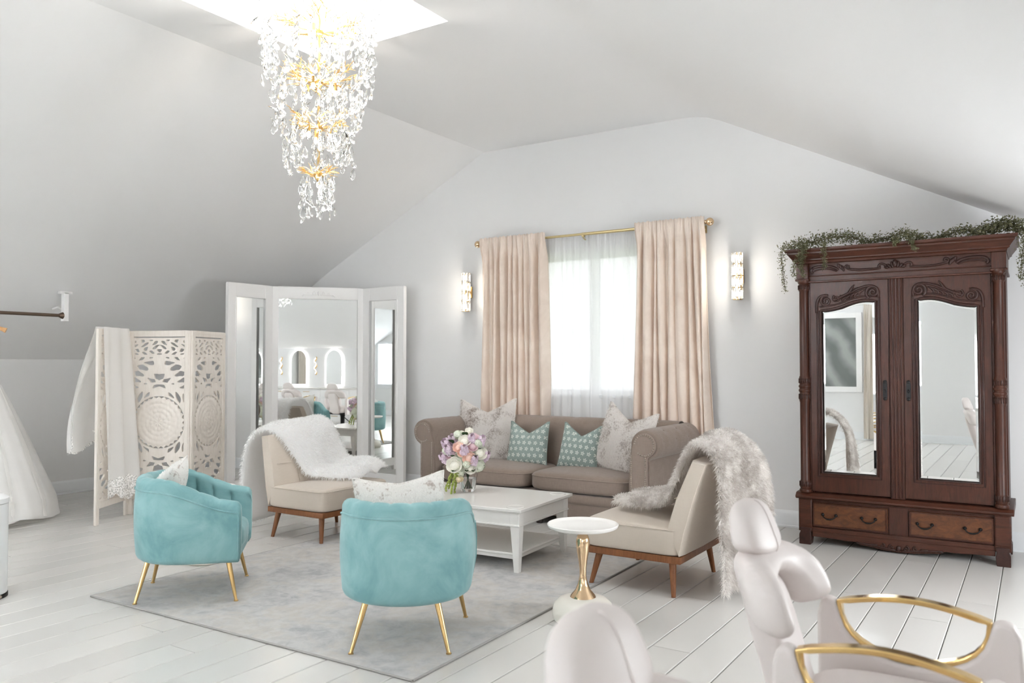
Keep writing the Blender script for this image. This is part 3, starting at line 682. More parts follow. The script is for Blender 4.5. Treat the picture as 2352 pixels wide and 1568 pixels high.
for k, (a, f) in enumerate(((-.11, .11), (-.075, .13), (-.055, .10), (-.095, .07))):
    b = B(); L = (.20, .235, .22, .17)[k]; pts = [at(a*.6, -.09, f*.7), at(a, -.12, f), at(a*1.15, -.12-L*.35, f*1.1), at(a*1.2-.004, -.12-L*.62, f*1.15)]
    path = bez(*[tuple(q) for q in pts], n=16)
    zmin = TH+.008; path = [(x, y, max(z, zmin)) for x, y, z in path]
    for q in path[3:]:
        for j in range(5): b.ell((q[0]+random.uniform(-.006, .006), q[1]+random.uniform(-.006, .006), max(q[2]+random.uniform(-.008, .008), zmin)), (.006, .006, .007), 6, 5)
    b.tube(path, .002, 5); obj('amaranthus_strand', b, 'amaranth', bq, fix=False, ang=180)
b = B()
for k in range(9):
    a = 2.4*k; r0 = .035*math.sqrt((k+1)/16); b.tube([(VC[0]+r0*math.cos(a), VC[1]+r0*math.sin(a), TH+.024), (VC[0]-.4*r0*math.cos(a), VC[1]-.4*r0*math.sin(a), TH+.12), (bc.x+.05*math.cos(a+2), bc.y+.05*math.sin(a+2), bc.z-.02)], .0028, 6)
obj('stems', b, 'stemgreen', bq)

# ================================================================== TEAL BARREL CHAIRS
def barrel_chair(name, loc, rz, label):
    t = thing(name, label, 'armchair', loc, rz, 'teal velvet barrel chairs')
    NS = 121
    def plan(s):            # s in 0..1 : right arm tip -> around the back -> left arm tip ; returns (x,y), outward normal
        L1 = .30; rx, ry = .325, .335; La = PI*.5*(rx+ry); tot = 2*L1+La; d = s*tot
        if d < L1: return Vector((L1-d, -ry, 0)), Vector((0, -1, 0))
        if d > L1+La: return Vector((d-L1-La, ry, 0)), Vector((0, 1, 0))
        a = -PI/2-PI*(d-L1)/La; p = Vector((rx*math.cos(a), ry*math.sin(a), 0)); n = Vector((math.cos(a)/rx, math.sin(a)/ry, 0)).normalized(); return p, n
    def top(p): return .595+.135*sstep(.30, -.16, p.x)
    CH = 15                 # channels
    def prof(s, v):
        p, n = plan(s); zt = top(p); ch = abs(math.sin(PI*CH*s)); chd = .020*(1-ch**.45)
        e = min(s, 1-s); zb = .235
        # v runs: outer bottom -> outer top -> over the roll -> inner bottom
        if v < .1: k = v/.1; off = -.05+.045*math.sin(k*PI/2); z = zb+.04*(1-math.cos(k*PI/2))
        elif v < .5: k = (v-.1)/.4; off = -.005+.012*math.sin(PI*k); z = lerp(zb+.04, zt-.04, k)
        elif v < .7:
            k = (v-.5)/.2; a = PI*k; off = -.045+.042*math.cos(a); z = zt-.04+.042*math.sin(a)-chd*.35*math.sin(a)*(k > .25)
        else: k = (v-.7)/.3; off = -.087-.02*k+chd*(1-.2*k); z = lerp(zt-.04, .34, k)
        q = p+n*off; q.z = z
        if e < .012: q += Vector((-.0, 0, 0))
        return q
    nv = 34; b = B(); b.grid(lambda u, v: prof(u, v), NS, nv)
    for i, off in ((0, .018), (NS-1, .018)):      # softly crowned arm fronts
        ring = [Vector(b.v[i*nv+j]) for j in range(nv)]; c = sum(ring, Vector())/nv
        base = len(b.v); m1 = [r.lerp(c, .12)+Vector((off*.75, 0, 0)) for r in ring]; m2 = [r.lerp(c, .45)+Vector((off, 0, 0)) for r in ring]
        b.v += [tuple(r) for r in ring+m1+m2]
        for q in range(2):
            for j in range(nv): a0 = base+q*nv; jj = (j+1) % nv; b.f.append((a0+j, a0+jj, a0+nv+jj, a0+nv+j))
        b.f.append(tuple(base+2*nv+j for j in range(nv)))
    shell = obj('shell', b, 'teal', t, world=False, ang=75)
    # piping: along the outer top edge and down the arm fronts
    pts = [prof(i/80, .47)+plan(i/80)[1]*.003 for i in range(81)]; pts = [Vector((prof(0, v).x+.006, prof(0, v).y-.001, prof(0, v).z)) for v in (.06, .2, .35, .44)]+pts+[Vector((prof(1, v).x+.006, prof(1, v).y+.001, prof(1, v).z)) for v in (.44, .35, .2, .06)]
    b = B(); b.tube(pts, .0055, 6); obj('piping', b, 'teal', shell, world=False, ang=180)
    b = B()
    pl = [plan(i/40) for i in range(41)]; poly = [(p.x-n.x*.06, p.y-n.y*.06) for p, n in pl]; b.prism(poly, XY, .238, .30); obj('underside', b, 'teal', t, world=False, bevel=.01)
    b = B(); b.ell((.035, 0, .355), (.285, .245, .085), 36, 16, p=4.5); obj('seat_cushion', b, 'teal', t, world=False, ang=180)
    for x, y, x2, y2 in ((-.275, -.235, -.215, -.17), (-.275, .235, -.215, .17), (.29, -.285, .235, -.235), (.29, .285, .235, .235)):
        b = B(); b.tube([(x, y, .012), (x2, y2, .26)], [.0085, .0165], 12); leg = obj('leg', b, 'gold', t, world=False)
        b = B(); b.lathe([(.013, .0105), (.013, .016), (.009, .019)], 12, (x, y, 0)); obj('foot_glide', b, 'gold', leg, world=False)
    return t
barrel_chair('barrel_chair', (-4.375, 3.145, 0), R(45), 'teal velvet barrel chair with speckled pillow, closer to the folding screen')
barrel_chair('barrel_chair', (-2.735, 3.235, 0), R(123), 'teal velvet barrel chair seen from behind in front of the coffee table')
def lean_pillow(loc, rz, lean, w, h, t, mat, label, fm, n, L, tilt=0, name='throw_pillow'):
    return pillow(name, loc, rz, lean, w, h, t, .03, mat, label, None, tilt=tilt, furn=(fm, n, L, .0011), n=26, corner=.09)
lean_pillow((-4.53, 2.985, .435), R(45-90), R(-22), .44, .40, .17, 'furfleck', 'white speckled fur pillow in the teal chair by the folding screen', 'furfleck', 9000, .012, tilt=R(4))
lean_pillow((-2.655, 3.105, .43), R(123-90), R(-12), .48, .42, .16, 'furfleck', 'white flecked fur pillow on the teal chair seen from behind', 'furfleck', 11000, .014, tilt=R(-5))

# ================================================================== BEIGE SLIPPER CHAIRS
def slipper_chair(name, loc, rz, label):
    t = thing(name, label, 'chair', loc, rz, 'beige slipper chairs')
    fw = .372
    b = B(); b.box(-.315, .315, -fw, fw, .202, .245); obj('wood_base', b, 'walnut', t, world=False, bevel=.003)
    b = B(); zt = .425
    def seat(u, v):
        x = lerp(-.26, .318, u); y = lerp(-fw-.004, fw+.004, v); e = max(abs(2*u-1), abs(2*v-1)); d = 1-e
        return x, y, d
    b = B(); b.ell((.004, 0, .335), (.318, fw+.008, .093), 60, 22, p=13)
    b.v = [(x, y, z+(.022*math.exp(-((x-.05)/.2)**2-(y/.26)**2) if z > .34 else 0)-(.012*(1-sstep(-.25, .2, x)) if z > .34 else 0)) for x, y, z in b.v]
    s = obj('seat', b, 'beige', t, world=False, ang=180)
    ring = []
    for q in range(64):
        a = 2*PI*q/64; f = lambda w: math.copysign(abs(w)**(2/13), w); ring.append((.004+.319*f(math.cos(a)), (fw+.009)*f(math.sin(a)), .402))
    b = B(); b.tube(ring, .003, 5, closed=True); obj('seat_seam', b, 'beige', s, world=False, ang=180)
    # faceted wedge back: narrows and leans towards the top
    lv = [(.248, -.318, -.288, fw+.002), (.40, -.352, -.222, fw+.002), (.56, -.395, -.268, fw-.015), (.72, -.442, -.330, fw-.035), (.80, -.468, -.362, fw-.050)]
    b = B(); rows = []
    for z, xb, xf, w in lv: rows.append([(xb, -w+.07, z), (xb+.012, -w, z), (xf-.015, -w, z+.012), (xf, -w+.05, z+.02), (xf+.014, 0, z+.022), (xf, w-.05, z+.02), (xf-.015, w, z+.012), (xb+.012, w, z), (xb, w-.07, z), (xb-.008, 0, z)])
    n = 10; b.add([p for r in rows for p in r], [(i*n+k, i*n+(k+1) % n, (i+1)*n+(k+1) % n, (i+1)*n+k) for i in range(len(rows)-1) for k in range(n)]+[tuple(range(n-1, -1, -1)), tuple((len(rows)-1)*n+k for k in range(n))])
    bk = obj('backrest', b, 'beige', t, world=False, bevel=.016, ang=50, seg=3)
    b = B()
    for y in (-.125, .125):
        b.tube([(lv[i][2]+.013, y*(lv[i][3]/fw), lv[i][0]+.02) for i in range(1, 5)], .0025, 5)
    b.tube([(-.262, -fw+.05, .585), (-.25, 0, .587), (-.262, fw-.05, .585)], .0025, 5)
    obj('back_seams', b, 'beige', bk, world=False, ang=180)
    for sx, sy in ((-1, -1), (-1, 1), (1, -1), (1, 1)):
        b = B(); b.tube([(sx*.268+(.02 if sx > 0 else 0), sy*.36, 0), (sx*.245, sy*.315, .206)], [.0135, .0235], 14); obj('leg', b, 'walnut', t, world=False)
    return t
slipper_chair('slipper_chair', (-4.96, 4.86, 0), 0, 'beige slipper chair with walnut legs under a white fur throw')
slipper_chair('slipper_chair', (-2.115, 5.0, 0), PI, 'beige slipper chair with walnut legs under a grey fur throw')
# throws: sheets that follow the chair
def smooth_path(pts, n):
    P = [Vector(p) for p in pts]; P = [P[0]*2-P[1]]+P+[P[-1]*2-P[-2]]; out = []; m = len(pts)-1
    L = [(P[i+2]-P[i+1]).length for i in range(m)]; tot = sum(L)
    for k in range(n):
        d = tot*k/(n-1); i = 0
        while i < m-1 and d > L[i]: d -= L[i]; i += 1
        t = min(1, d/max(L[i], 1e-6)); p0, p1, p2, p3 = P[i:i+4]
        out.append(.5*((2*p1)+(-p0+p2)*t+(2*p0-5*p1+4*p2-p3)*t*t+(-p0+3*p1-3*p2+p3)*t**3))
    return out
def throw(name, edgeA, edgeB, label, mat, furm, n, L, wav, thick=.022, nu=60, nv=26, seed=2, bunch=None):
    """cloth ruled between two edge polylines, with folds"""
    A = smooth_path(edgeA, nu); Bp = smooth_path(edgeB, nu); r = random.Random(seed); ph = [r.uniform(0, 6) for _ in range(4)]
    base = Vector((A[0]+Bp[0])/2); base.z = 0
    t = thing(name, label, 'throw blanket', tuple(base))
    mid = []
    for i in range(nu):
        row = []
        for j in range(nv):
            v = j/(nv-1); row.append(A[i].lerp(Bp[i], v))
        mid.append(row)
    def nrm(i, j):
        du = mid[min(i+1, nu-1)][j]-mid[max(i-1, 0)][j]; dv = mid[i][min(j+1, nv-1)]-mid[i][max(j-1, 0)]; q = du.cross(dv); return q.normalized() if q.length > 1e-9 else Vector((0, 0, 1))
    top, bot = [], []
    for i in range(nu):
        for j in range(nv):
            u, v = i/(nu-1), j/(nv-1); nn = nrm(i, j); w = wav(u)*(math.sin(v*9+ph[0]+2*u)*.6+math.sin(v*17+ph[1]-3*u)*.35+.3*math.sin(u*14+ph[2]+v*4))
            ed = min(v, 1-v, u*1.5, (1-u)*1.5); th = thick*(.35+.65*sstep(0, .06, ed)); p = mid[i][j]+nn*w
            top.append(p+nn*th); bot.append(p)
    b = B(); q = len(top); b.v = [tuple(p) for p in top+bot]
    for i in range(nu-1):
        for j in range(nv-1):
            a = i*nv+j; b.f.append((a, a+nv, a+nv+1, a+1)); b.f.append((q+a, q+a+1, q+a+nv+1, q+a+nv))
    for i in range(nu-1):
        for j in (0, nv-1): a = i*nv+j; b.f.append((a, a+nv, q+a+nv, q+a))
    for j in range(nv-1):
        for i in (0, nu-1): a = i*nv+j; b.f.append((a, a+1, q+a+1, q+a))
    obj('backing', b, mat, t, ang=180)
    fb = B(); fb.v = [tuple(p) for p in top]; fb.f = [(i*nv+j, (i+1)*nv+j, (i+1)*nv+j+1, i*nv+j+1) for i in range(nu-1) for j in range(nv-1)]
    T2 = np.array(fb.v)
    o = fur('fur', fb, furm, t, n, L, .0018, comb=(0, 0, -.25), grav=.6, jit=.45)
    rim = B()
    for i in range(nu-1):
        for j in (0, nv-1): a = i*nv+j; rim.add([top[a], top[a+nv], bot[a+nv], bot[a]], [(0, 1, 2, 3) if j else (3, 2, 1, 0)])
    fur('fur_edge', rim, furm, t, n//9, L*1.1, .0018, comb=(0, 0, -.2), grav=.5, jit=.5)
    # fringe of fur around the rim
    return t, b
# white throw on the chair beside the folding mirror: floor behind the back -> over the top -> across the seat to its far front corner
throw('fur_throw', [(-5.56, 4.46, .07), (-5.58, 4.47, .40), (-5.55, 4.49, .70), (-5.44, 4.52, .855), (-5.31, 4.60, .83), (-5.21, 4.70, .64), (-5.12, 4.76, .49), (-4.96, 4.80, .475), (-4.84, 4.84, .472), (-4.70, 4.98, .462)],
      [(-5.58, 5.08, .10), (-5.62, 5.12, .48), (-5.58, 5.16, .80), (-5.46, 5.20, .905), (-5.32, 5.22, .87), (-5.22, 5.24, .68), (-5.13, 5.27, .555), (-4.98, 5.27, .55), (-4.82, 5.28, .56), (-4.68, 5.26, .52)],
      'white faux fur throw draped over the slipper chair by the folding mirror', 'furwhite', 'furwhite', 17000, .032, lambda u: .014+.016*(u > .6), seed=5, thick=.03)
throw('fur_throw', [(-2.36, 4.90, .465), (-2.20, 4.84, .475), (-2.05, 4.80, .50), (-1.93, 4.77, .58), (-1.83, 4.76, .77), (-1.765, 4.76, .885), (-1.67, 4.75, .88), (-1.585, 4.70, .74), (-1.565, 4.68, .45), (-1.56, 4.68, .05)],
      [(-2.40, 5.34, .485), (-2.22, 5.34, .51), (-2.05, 5.34, .55), (-1.93, 5.32, .64), (-1.82, 5.28, .83), (-1.745, 5.25, .945), (-1.63, 5.23, .94), (-1.50, 5.26, .80), (-1.45, 5.28, .5), (-1.45, 5.28, .06)],
      'silver grey faux fur throw hanging to the floor behind the slipper chair', 'furgrey2', 'furgrey2', 36000, .034, lambda u: .036-.022*sstep(.25, .4, u)+.020*sstep(.55, .85, u), seed=8, thick=.03)

# ================================================================== SIDE TABLES
def side_table(loc, label):
    t = thing('side_table', label, 'side table', loc, 0, 'round tray side tables'); x, y, _ = loc; zb = loc[2]
    b = B(); b.lathe([(.001, .500), (.172, .500), (.190, .508), (.196, .522), (.192, .526), (.184, .516), (.170, .509), (.001, .509)], 48, (x, y, zb)); obj('tray', b, 'petwhite', t, ang=60)
    b = B(); b.lathe([(.001, .5), (.03, .499), (.034, .492), (.018, .484), (.018, .470), (.030, .460), (.036, .442), (.039, .418), (.034, .375), (.025, .325), (.019, .28), (.019, .24), (.027, .20), (.042, .165), (.064, .14), (.072, .126), (.001, .126)], 32, (x, y, zb)); obj('stem', b, 'champ', t, ang=60)
    b = B(); b.lathe([(.001, 0), (.150, 0), (.165, .012), (.168, .05), (.158, .09), (.13, .115), (.08, .128), (.001, .128)], 40, (x, y, zb)); obj('base', b, 'cream', t, ang=60)
side_table((-2.105, 3.97, 0), 'round white tray side table with gold stem beside the rug corner')
side_table((-4.985, 3.70, 0), 'round tray side table mostly hidden behind the teal chair by the screen')

# ================================================================== FOLDING MIRROR
PM = [(-7.21, 5.564), (-7.21, 6.174), (-6.555, 6.954), (-5.92, 6.954)]
trif = thing('folding_mirror', 'tall white three-panel folding mirror standing in the far corner', 'mirror', (-6.9, 6.6, 0))
MH = 2.275
def mirror_panel(p, q, main):
    p = Vector((p[0], p[1], 0)); q = Vector((q[0], q[1], 0)); L = (q-p).length-.012; d = (q-p).normalized(); n = Vector((d.y, -d.x, 0))   # n points into the room
    o0 = p+d*.006
    Mx = Matrix(((d.x, n.x, 0, o0.x), (d.y, n.y, 0, o0.y), (0, 0, 1, 0), (0, 0, 0, 1)))
    st = .062 if main else .105; tr = .135 if main else .15; z0 = .06; zb = .16
    b = B(); b.box(0, st, -.02, .02, .0, MH, Mx); b.box(L-st, L, -.02, .02, .0, MH, Mx); b.box(st, L-st, -.02, .02, MH-tr, MH, Mx); b.box(st, L-st, -.02, .02, z0, zb, Mx)
    f = obj('panel', b, 'white', trif, bevel=.003)
    if not main:   # raised inner moulding
        b = B(); b.box(st-.012, st, .018, .026, zb, MH-tr, Mx); b.box(L-st, L-st+.012, .018, .026, zb, MH-tr, Mx); obj('moulding', b, 'white', f, bevel=.002)
    b = B(); b.box(st-.006, L-st+.006, -.004, .004, zb-.006, MH-tr+.006, Mx); obj('glass', b, 'mirror', f)
    b = B(); b.box(.0, L, -.024, -.019, z0, MH-.01, Mx); obj('back_board', b, 'white', f)
    if main:
        b = B(); c = L/2; zc0 = MH-.075
        for s in (-1, 1):
            pts = [(c+s*.02, zc0-.01), (c+s*.07, zc0-.025), (c+s*.13, zc0+.0), (c+s*.185, zc0-.03)]
            b.tube([Mx@Vector((x, .021, z)) for x, z in [tuple(v) for v in bez(*pts)]], .006, 6)
            b.tube([Mx@Vector((x, .021, z)) for x, z in spiral(c+s*.055, zc0+.008, .022, 1.3, PI/2, s)], .005, 6)
            b.tube([Mx@Vector((x, .021, z)) for x, z in spiral(c+s*.115, zc0+.002, .018, 1.2, 0, -s)], .0045, 6)
            b.ell(Mx@Vector((c+s*.165, .021, zc0-.015)), (.012, .012, .008), 8, 6)
        b.ell(Mx@Vector((c, .021, zc0+.005)), (.014, .014, .026), 10, 8)
        obj('ornament', b, 'white', f, ang=180)
    return f
fs = [mirror_panel(PM[0], PM[1], False), mirror_panel(PM[1], PM[2], True), mirror_panel(PM[2], PM[3], False)]
for k in (1, 2):
    for z in (.35, 1.95):
        b = B(); b.tube([(PM[k][0]+.008, PM[k][1]-.012, z-.04), (PM[k][0]+.008, PM[k][1]-.012, z+.04)], .006, 8); obj('hinge', b, 'bronze', trif)

# ================================================================== CARVED FOLDING SCREEN
PS = [(-6.855, 3.95), (-7.144, 4.43), (-6.566, 4.68), (-6.80, 5.23)]
scr = thing('folding_screen', 'whitewashed wooden folding screen carved with fretwork and round medallions', 'folding screen', (-6.9, 4.5, 0))
SH = 1.71; PWID = .60; IW = .245; IH = 1.44; SZ0 = .20
def march(F, x0, z0, h, th):
    """solid slab of the region F>0 on a regular grid, both faces and the cut edges"""
    b = B(); nx, nz = F.shape; vid = {}; V = []
    def vert(key, x, z):
        if key not in vid: vid[key] = len(V); V.append((x, z))
        return vid[key]
    polys = []; edges = {}
    for i in range(nx-1):
        for j in range(nz-1):
            c = [(i, j), (i+1, j), (i+1, j+1), (i, j+1)]; vals = [F[a] for a in c]
            if max(vals) <= 0: continue
            poly = []
            for k in range(4):
                a, d = c[k], c[(k+1) % 4]; fa, fd = vals[k], vals[(k+1) % 4]
                if fa > 0: poly.append(vert(a, x0+a[0]*h, z0+a[1]*h))
                if (fa > 0) != (fd > 0):
                    t = fa/(fa-fd); key = (min(a, d), max(a, d)); poly.append(vert(key, x0+(a[0]+(d[0]-a[0])*t)*h, z0+(a[1]+(d[1]-a[1])*t)*h))
            if len(poly) >= 3:
                polys.append(poly)
                for k in range(len(poly)): e = (poly[k], poly[(k+1) % len(poly)]); edges[e] = 1
    n = len(V); b.v = [(x, th/2, z) for x, z in V]+[(x, -th/2, z) for x, z in V]
    b.f = [tuple(p[::-1]) for p in polys]+[tuple(q+n for q in p) for p in polys]+[(a, c, n+c, n+a) for a, c in edges if (c, a) not in edges]
    return b
hgrid = .0062; nx = int(2*IW/hgrid)+2; nz = int(IH/hgrid)+2
gx = -IW+np.arange(nx)*hgrid; gz = np.arange(nz)*hgrid; GX, GZ = np.meshgrid(gx, gz, indexing='ij'); zc0 = .66
RR = np.hypot(GX, GZ-zc0); TT = np.arctan2(np.abs(GX), np.abs(GZ-zc0)); UP = np.abs(GZ-zc0)
band = lambda r, a, c: np.minimum(r-a, c-r)*60
tri = np.abs(((TT*15/PI*2) % 2)-1)
F = np.maximum.reduce([(.222+.018*tri-RR)*60, band(RR, .243, .262), band(RR, .352, .374), band(RR, .575, .598), (UP-.635)*0-1])
leafA = np.sin(TT*12.0+26*(RR-.30))*np.cos(62*(RR-.305)+TT*6)+.16
leafB = np.sin(TT*20.0-20*(RR-.47))*np.cos(52*(RR-.475)-TT*10)+.18+.22*np.cos(TT*34)*np.sin(80*RR)
leafC = np.sin(np.abs(GX)*76+2.2*np.sin(44*UP))*np.sin(UP*78+14*np.abs(GX))+.20
F = np.where(RR < .243, np.maximum(F, (.222+.018*tri-RR)*60), F)
F = np.where((RR >= .258) & (RR < .356), np.maximum(F, leafA), F); F = np.where((RR >= .370) & (RR < .58), np.maximum(F, leafB), F); F = np.where(RR >= .594, np.maximum(F, leafC), F)
F = np.maximum(F, np.minimum(UP-.605, .628-UP)*60)
for zz in (.0, IH): F = np.maximum(F, (.012-np.abs(GZ-zz))*60)
F = np.maximum(F, (.010-(IW-np.abs(GX)))*60); F = np.clip(F, -1, 1)
fret = march(F, -IW, 0, hgrid, .016)
MT['screenwood'] = wood('whitewashed_wood', S(226, 218, 209), S(240, 234, 227), (6, 6, 1), .6, 0)
med = B()
def medf(u, v):
    a = 2*PI*u; r = .218*v; ring = int(v*5); pet = abs(math.sin(a*(4+2*ring)+ring))**.5; f = v*5-ring
    return (r*math.cos(a), .008+.010*(pet*math.sin(PI*f)*.7+.5*(1-v)), r*math.sin(a))
med.grid(medf, 96, 26, cu=True)
frame_me = fret_o = None
for i in range(3):
    p, q = PS[i], PS[i+1]; d = Vector((q[0]-p[0], q[1]-p[1], 0)); L = d.length; d.normalize(); n = Vector((d.y, -d.x, 0)); c = Vector(((p[0]+q[0])/2, (p[1]+q[1])/2, 0))
    hw = L/2-.004; k = (hw-.047)/IW
    Mx = Matrix(((d.x, n.x, 0, c.x), (d.y, n.y, 0, c.y), (0, 0, 1, 0), (0, 0, 0, 1)))
    b = B(); b.box(-hw, -hw+.05, -.0125, .0125, .0, SH, Mx); b.box(hw-.05, hw, -.0125, .0125, .0, SH, Mx); b.box(-hw+.05, hw-.05, -.0125, .0125, SH-.055, SH, Mx); b.box(-hw+.05, hw-.05, -.0125, .0125, SZ0-.06, SZ0, Mx)
    pn = obj('panel', b, 'screenwood', scr, bevel=.004)
    b = B(); 
    for x0, x1, z0, z1 in ((-hw+.012, -hw+.02, .1, SH-.02), (hw-.02, hw-.012, .1, SH-.02), (-hw+.02, hw-.02, SH-.026, SH-.018)): b.box(x0, x1, .012, .0155, z0, z1, Mx)
    obj('frame_bead', b, 'screenwood', pn)
    b = B(); b.f = fret.f; b.v = [tuple(Mx@Vector((x*k, y, z+SZ0))) for x, y, z in fret.v]; obj('fretwork', b, 'screenwood', pn, fix=False, ang=30)
    b = B(); b.f = med.f; b.v = [tuple(Mx@Vector((x*k, y, z+SZ0+zc0))) for x, y, z in med.v]; obj('medallion', b, 'screenwood', pn, ang=180)

# veil thrown over the outer panel of the screen
def P0(u, off, z):    # point along the outer panel, offset towards the room
    p, q = Vector(PS[0]+(0,)), Vector(PS[1]+(0,)); d = (q-p).normalized(); n = Vector((d.y, -d.x, 0)); v = p.lerp(q, u)+n*off; v.z = z; return v
veil = thing('bridal_veil', 'sheer white tulle veil with lace hem hung over the screen panel', 'veil', (-6.98, 4.2, 0))
def vfront(u, v):
    z = lerp(SH+.018, .23, v); w = .10+.80*u; off = .03+.035*v+.10*v*u+.024*math.sin(u*15+2*v)*(.3+v)
    p = P0(w+.10*(v-.3)*u, off, z+.025*math.sin(u*8)*(v > .9)); return p
b = B(); b.grid(vfront, 40, 40); obj('front_fall', b, 'tulle', veil, fix=False, ang=180)
b = B(); b.grid(lambda u, v: vfront(u*.9, v*.94)+Vector((-.012, .004, 0)), 30, 30); obj('under_layer', b, 'tulle', veil, fix=False, ang=180)
def vback(u, v):
    z = lerp(SH+.02, .62, v); off = -.03-.26*math.sin(PI*min(1, v*.62+.0))**1.2*(.45+.55*math.sin(PI*u))-.02*math.sin(u*12+v*3)
    w = lerp(.06, .72, u)*(1-.25*v)-.22*v*(1-u); return P0(w, off, z+.10*v*(abs(u-.5)*2)**2)
b = B(); b.grid(vback, 36, 34); obj('back_fall', b, 'tulle', veil, fix=False, ang=180)
b = B(); b.grid(lambda u, v: vback(u, v)+Vector((.03*math.sin(PI*u), -.02*v, 0)), 30, 30); obj('back_layer', b, 'tulle', veil, fix=False, ang=180)
def lacef(u, v):
    p = vfront(u*1.04-.02, lerp(.90, 1.0, v)); p = p+Vector((.012, -.010, 0)); p.z += .02*(1-v)*math.sin(u*21)-v*.030*abs(math.sin(u*PI*7))+.006*math.sin(u*60+v*9); return p
b = B(); b.grid(lacef, 90, 14); obj('lace_hem', b, 'lace', veil, fix=False, ang=180)
b = B(); b.grid(lambda u, v: vfront(1.0, lerp(.55, .95, u))+Vector((.006, -.012-.05*v*(1+.5*math.sin(u*30)), -.02*v)), 40, 6); obj('lace_edge', b, 'lace', veil, fix=False, ang=180)
b = B(); b.grid(lambda u, v: vback(u, lerp(.90, 1.0, v))+Vector((.008, -.006, -.018*v*abs(math.sin(u*PI*6)))), 60, 8); obj('lace_back_hem', b, 'lace', veil, fix=False, ang=180)

# ================================================================== CLOTHES RAIL, HANGER, GOWN
rail = thing('clothes_rail', 'bronze clothes rail on a white bracket under the sloping ceiling', 'clothes rail', (-8.0, 3.2, 1.87))
b = B(); b.tube([(-8.0, 2.2, 1.875), (-8.0, 4.24, 1.875)], .016, 14); obj('rail', b, 'bronze', rail)
b = B(); b.tube([(-8.0, 4.225, 1.875), (-8.0, 4.25, 1.875), (-8.0, 4.262, 1.875)], [.018, .030, .034], 16); obj('flange', b, 'bronze', rail)
for y in (4.28, 2.2):
    b = B(); b.box(-8.03, -7.97, y-.02, y+.025, 1.82, 2.10); b.box(-8.03, -7.97, y-.055, y+.06, 2.088, 2.112); obj('bracket', b, 'white', rail, bevel=.003)
    b = B(); b.tube([(-8.03, y, 1.93), (-8.12, y, 1.965), (-8.22, y, 1.95)], .010, 8); obj('brace', b, 'white', rail)
hg = thing('clothes_hanger', 'wooden clothes hanger on the bronze rail at the photo edge', 'hanger', (-8.0, 3.47, 1.70))
b = B(); b.tube(bez((-7.86, 3.68, 1.705), (-7.94, 3.58, 1.765), (-8.06, 3.36, 1.765), (-8.14, 3.26, 1.70), 14), [.020]+[.015]*12+[.020], 10, flat=1.2); obj('shoulder_bar', b, 'hanger', hg)
b = B(); b.tube([(-8.0, 3.47, 1.75), (-8.0, 3.47, 1.82), (-8.03, 3.47, 1.86), (-8.02, 3.47, 1.895), (-7.99, 3.47, 1.90), (-7.975, 3.47, 1.88)], .003, 6); obj('hook', b, 'chrome', hg)
gw = thing('wedding_gown', 'white tulle wedding gown with full skirt hanging from the rail', 'dress', (-7.98, 3.47, 0))
def skirt(u, v, k=0):
    a = 2*PI*u; z = lerp(1.36, .045+.02*math.sin(a*5+k), v); r = .130+.56*v**.92*(1-.07*sstep(.86, 1, v))+.014*v*math.sin(a*11+k*2+2*v)+.007*v*math.sin(a*27+k); r += .02*k*v
    cx, cy = -7.98+.04*v, 3.47
    return (max(cx+r*math.cos(a)*.95, XL+.03), cy+r*math.sin(a), z)
for k in range(2):
    b = B(); b.grid(lambda u, v: skirt(u, v, k), 110, 26, cu=True); obj('skirt' if k == 0 else 'overskirt', b, 'gown' if k == 0 else 'tulle', gw, fix=False, ang=180)
b = B(); b.lathe([(.130, 1.34), (.122, 1.42), (.145, 1.52), (.165, 1.60), (.13, 1.63)], 32, (-7.98, 3.47, 0), sx=.75); obj('bodice', b, 'gown', gw, ang=180)
for s in (-1, 1):
    b = B(); b.tube([(-7.98+s*.07, 3.47+s*.10, 1.62), (-7.99+s*.05, 3.47+s*.09, 1.72), (-8.02+s*.05, 3.46+s*.09, 1.745)], .007, 6, flat=.4); obj('strap', b, 'gown', gw)

# ================================================================== PEDAL BIN
pb = thing('pedal_bin', 'white enamel pedal bin at the very edge of the photo', 'bin', (-5.40, 2.385, 0))
bx, by = -5.344, 2.370
b = B(); b.lathe([(.001, .022), (.150, .022), (.150, .56), (.001, .56)], 36, (bx, by, 0)); obj('body', b, 'binwhite', pb, bevel=.004)
b = B(); b.lathe([(.153, .563), (.153, .592), (.12, .615), (.001, .622)], 36, (bx, by, 0)); obj('lid', b, 'binwhite', pb)
b = B(); b.lathe([(.001, 0), (.154, 0), (.154, .02), (.001, .02)], 36, (bx, by, 0)); obj('base_ring', b, 'black', pb)
b = B(); b.tube([(bx+.13, by+.02, .028), (bx+.18, by+.045, .022)], .009, 8); obj('pedal', b, 'pewter', pb)

# ================================================================== WARDROBE
WX = -.870; WY = 6.58                       # centre and front plane
wd = thing('mirrored_wardrobe', 'antique carved mahogany wardrobe with two mirrored doors and drawers', 'wardrobe', (WX, 6.85, 0))
def wx(a): return WX+a
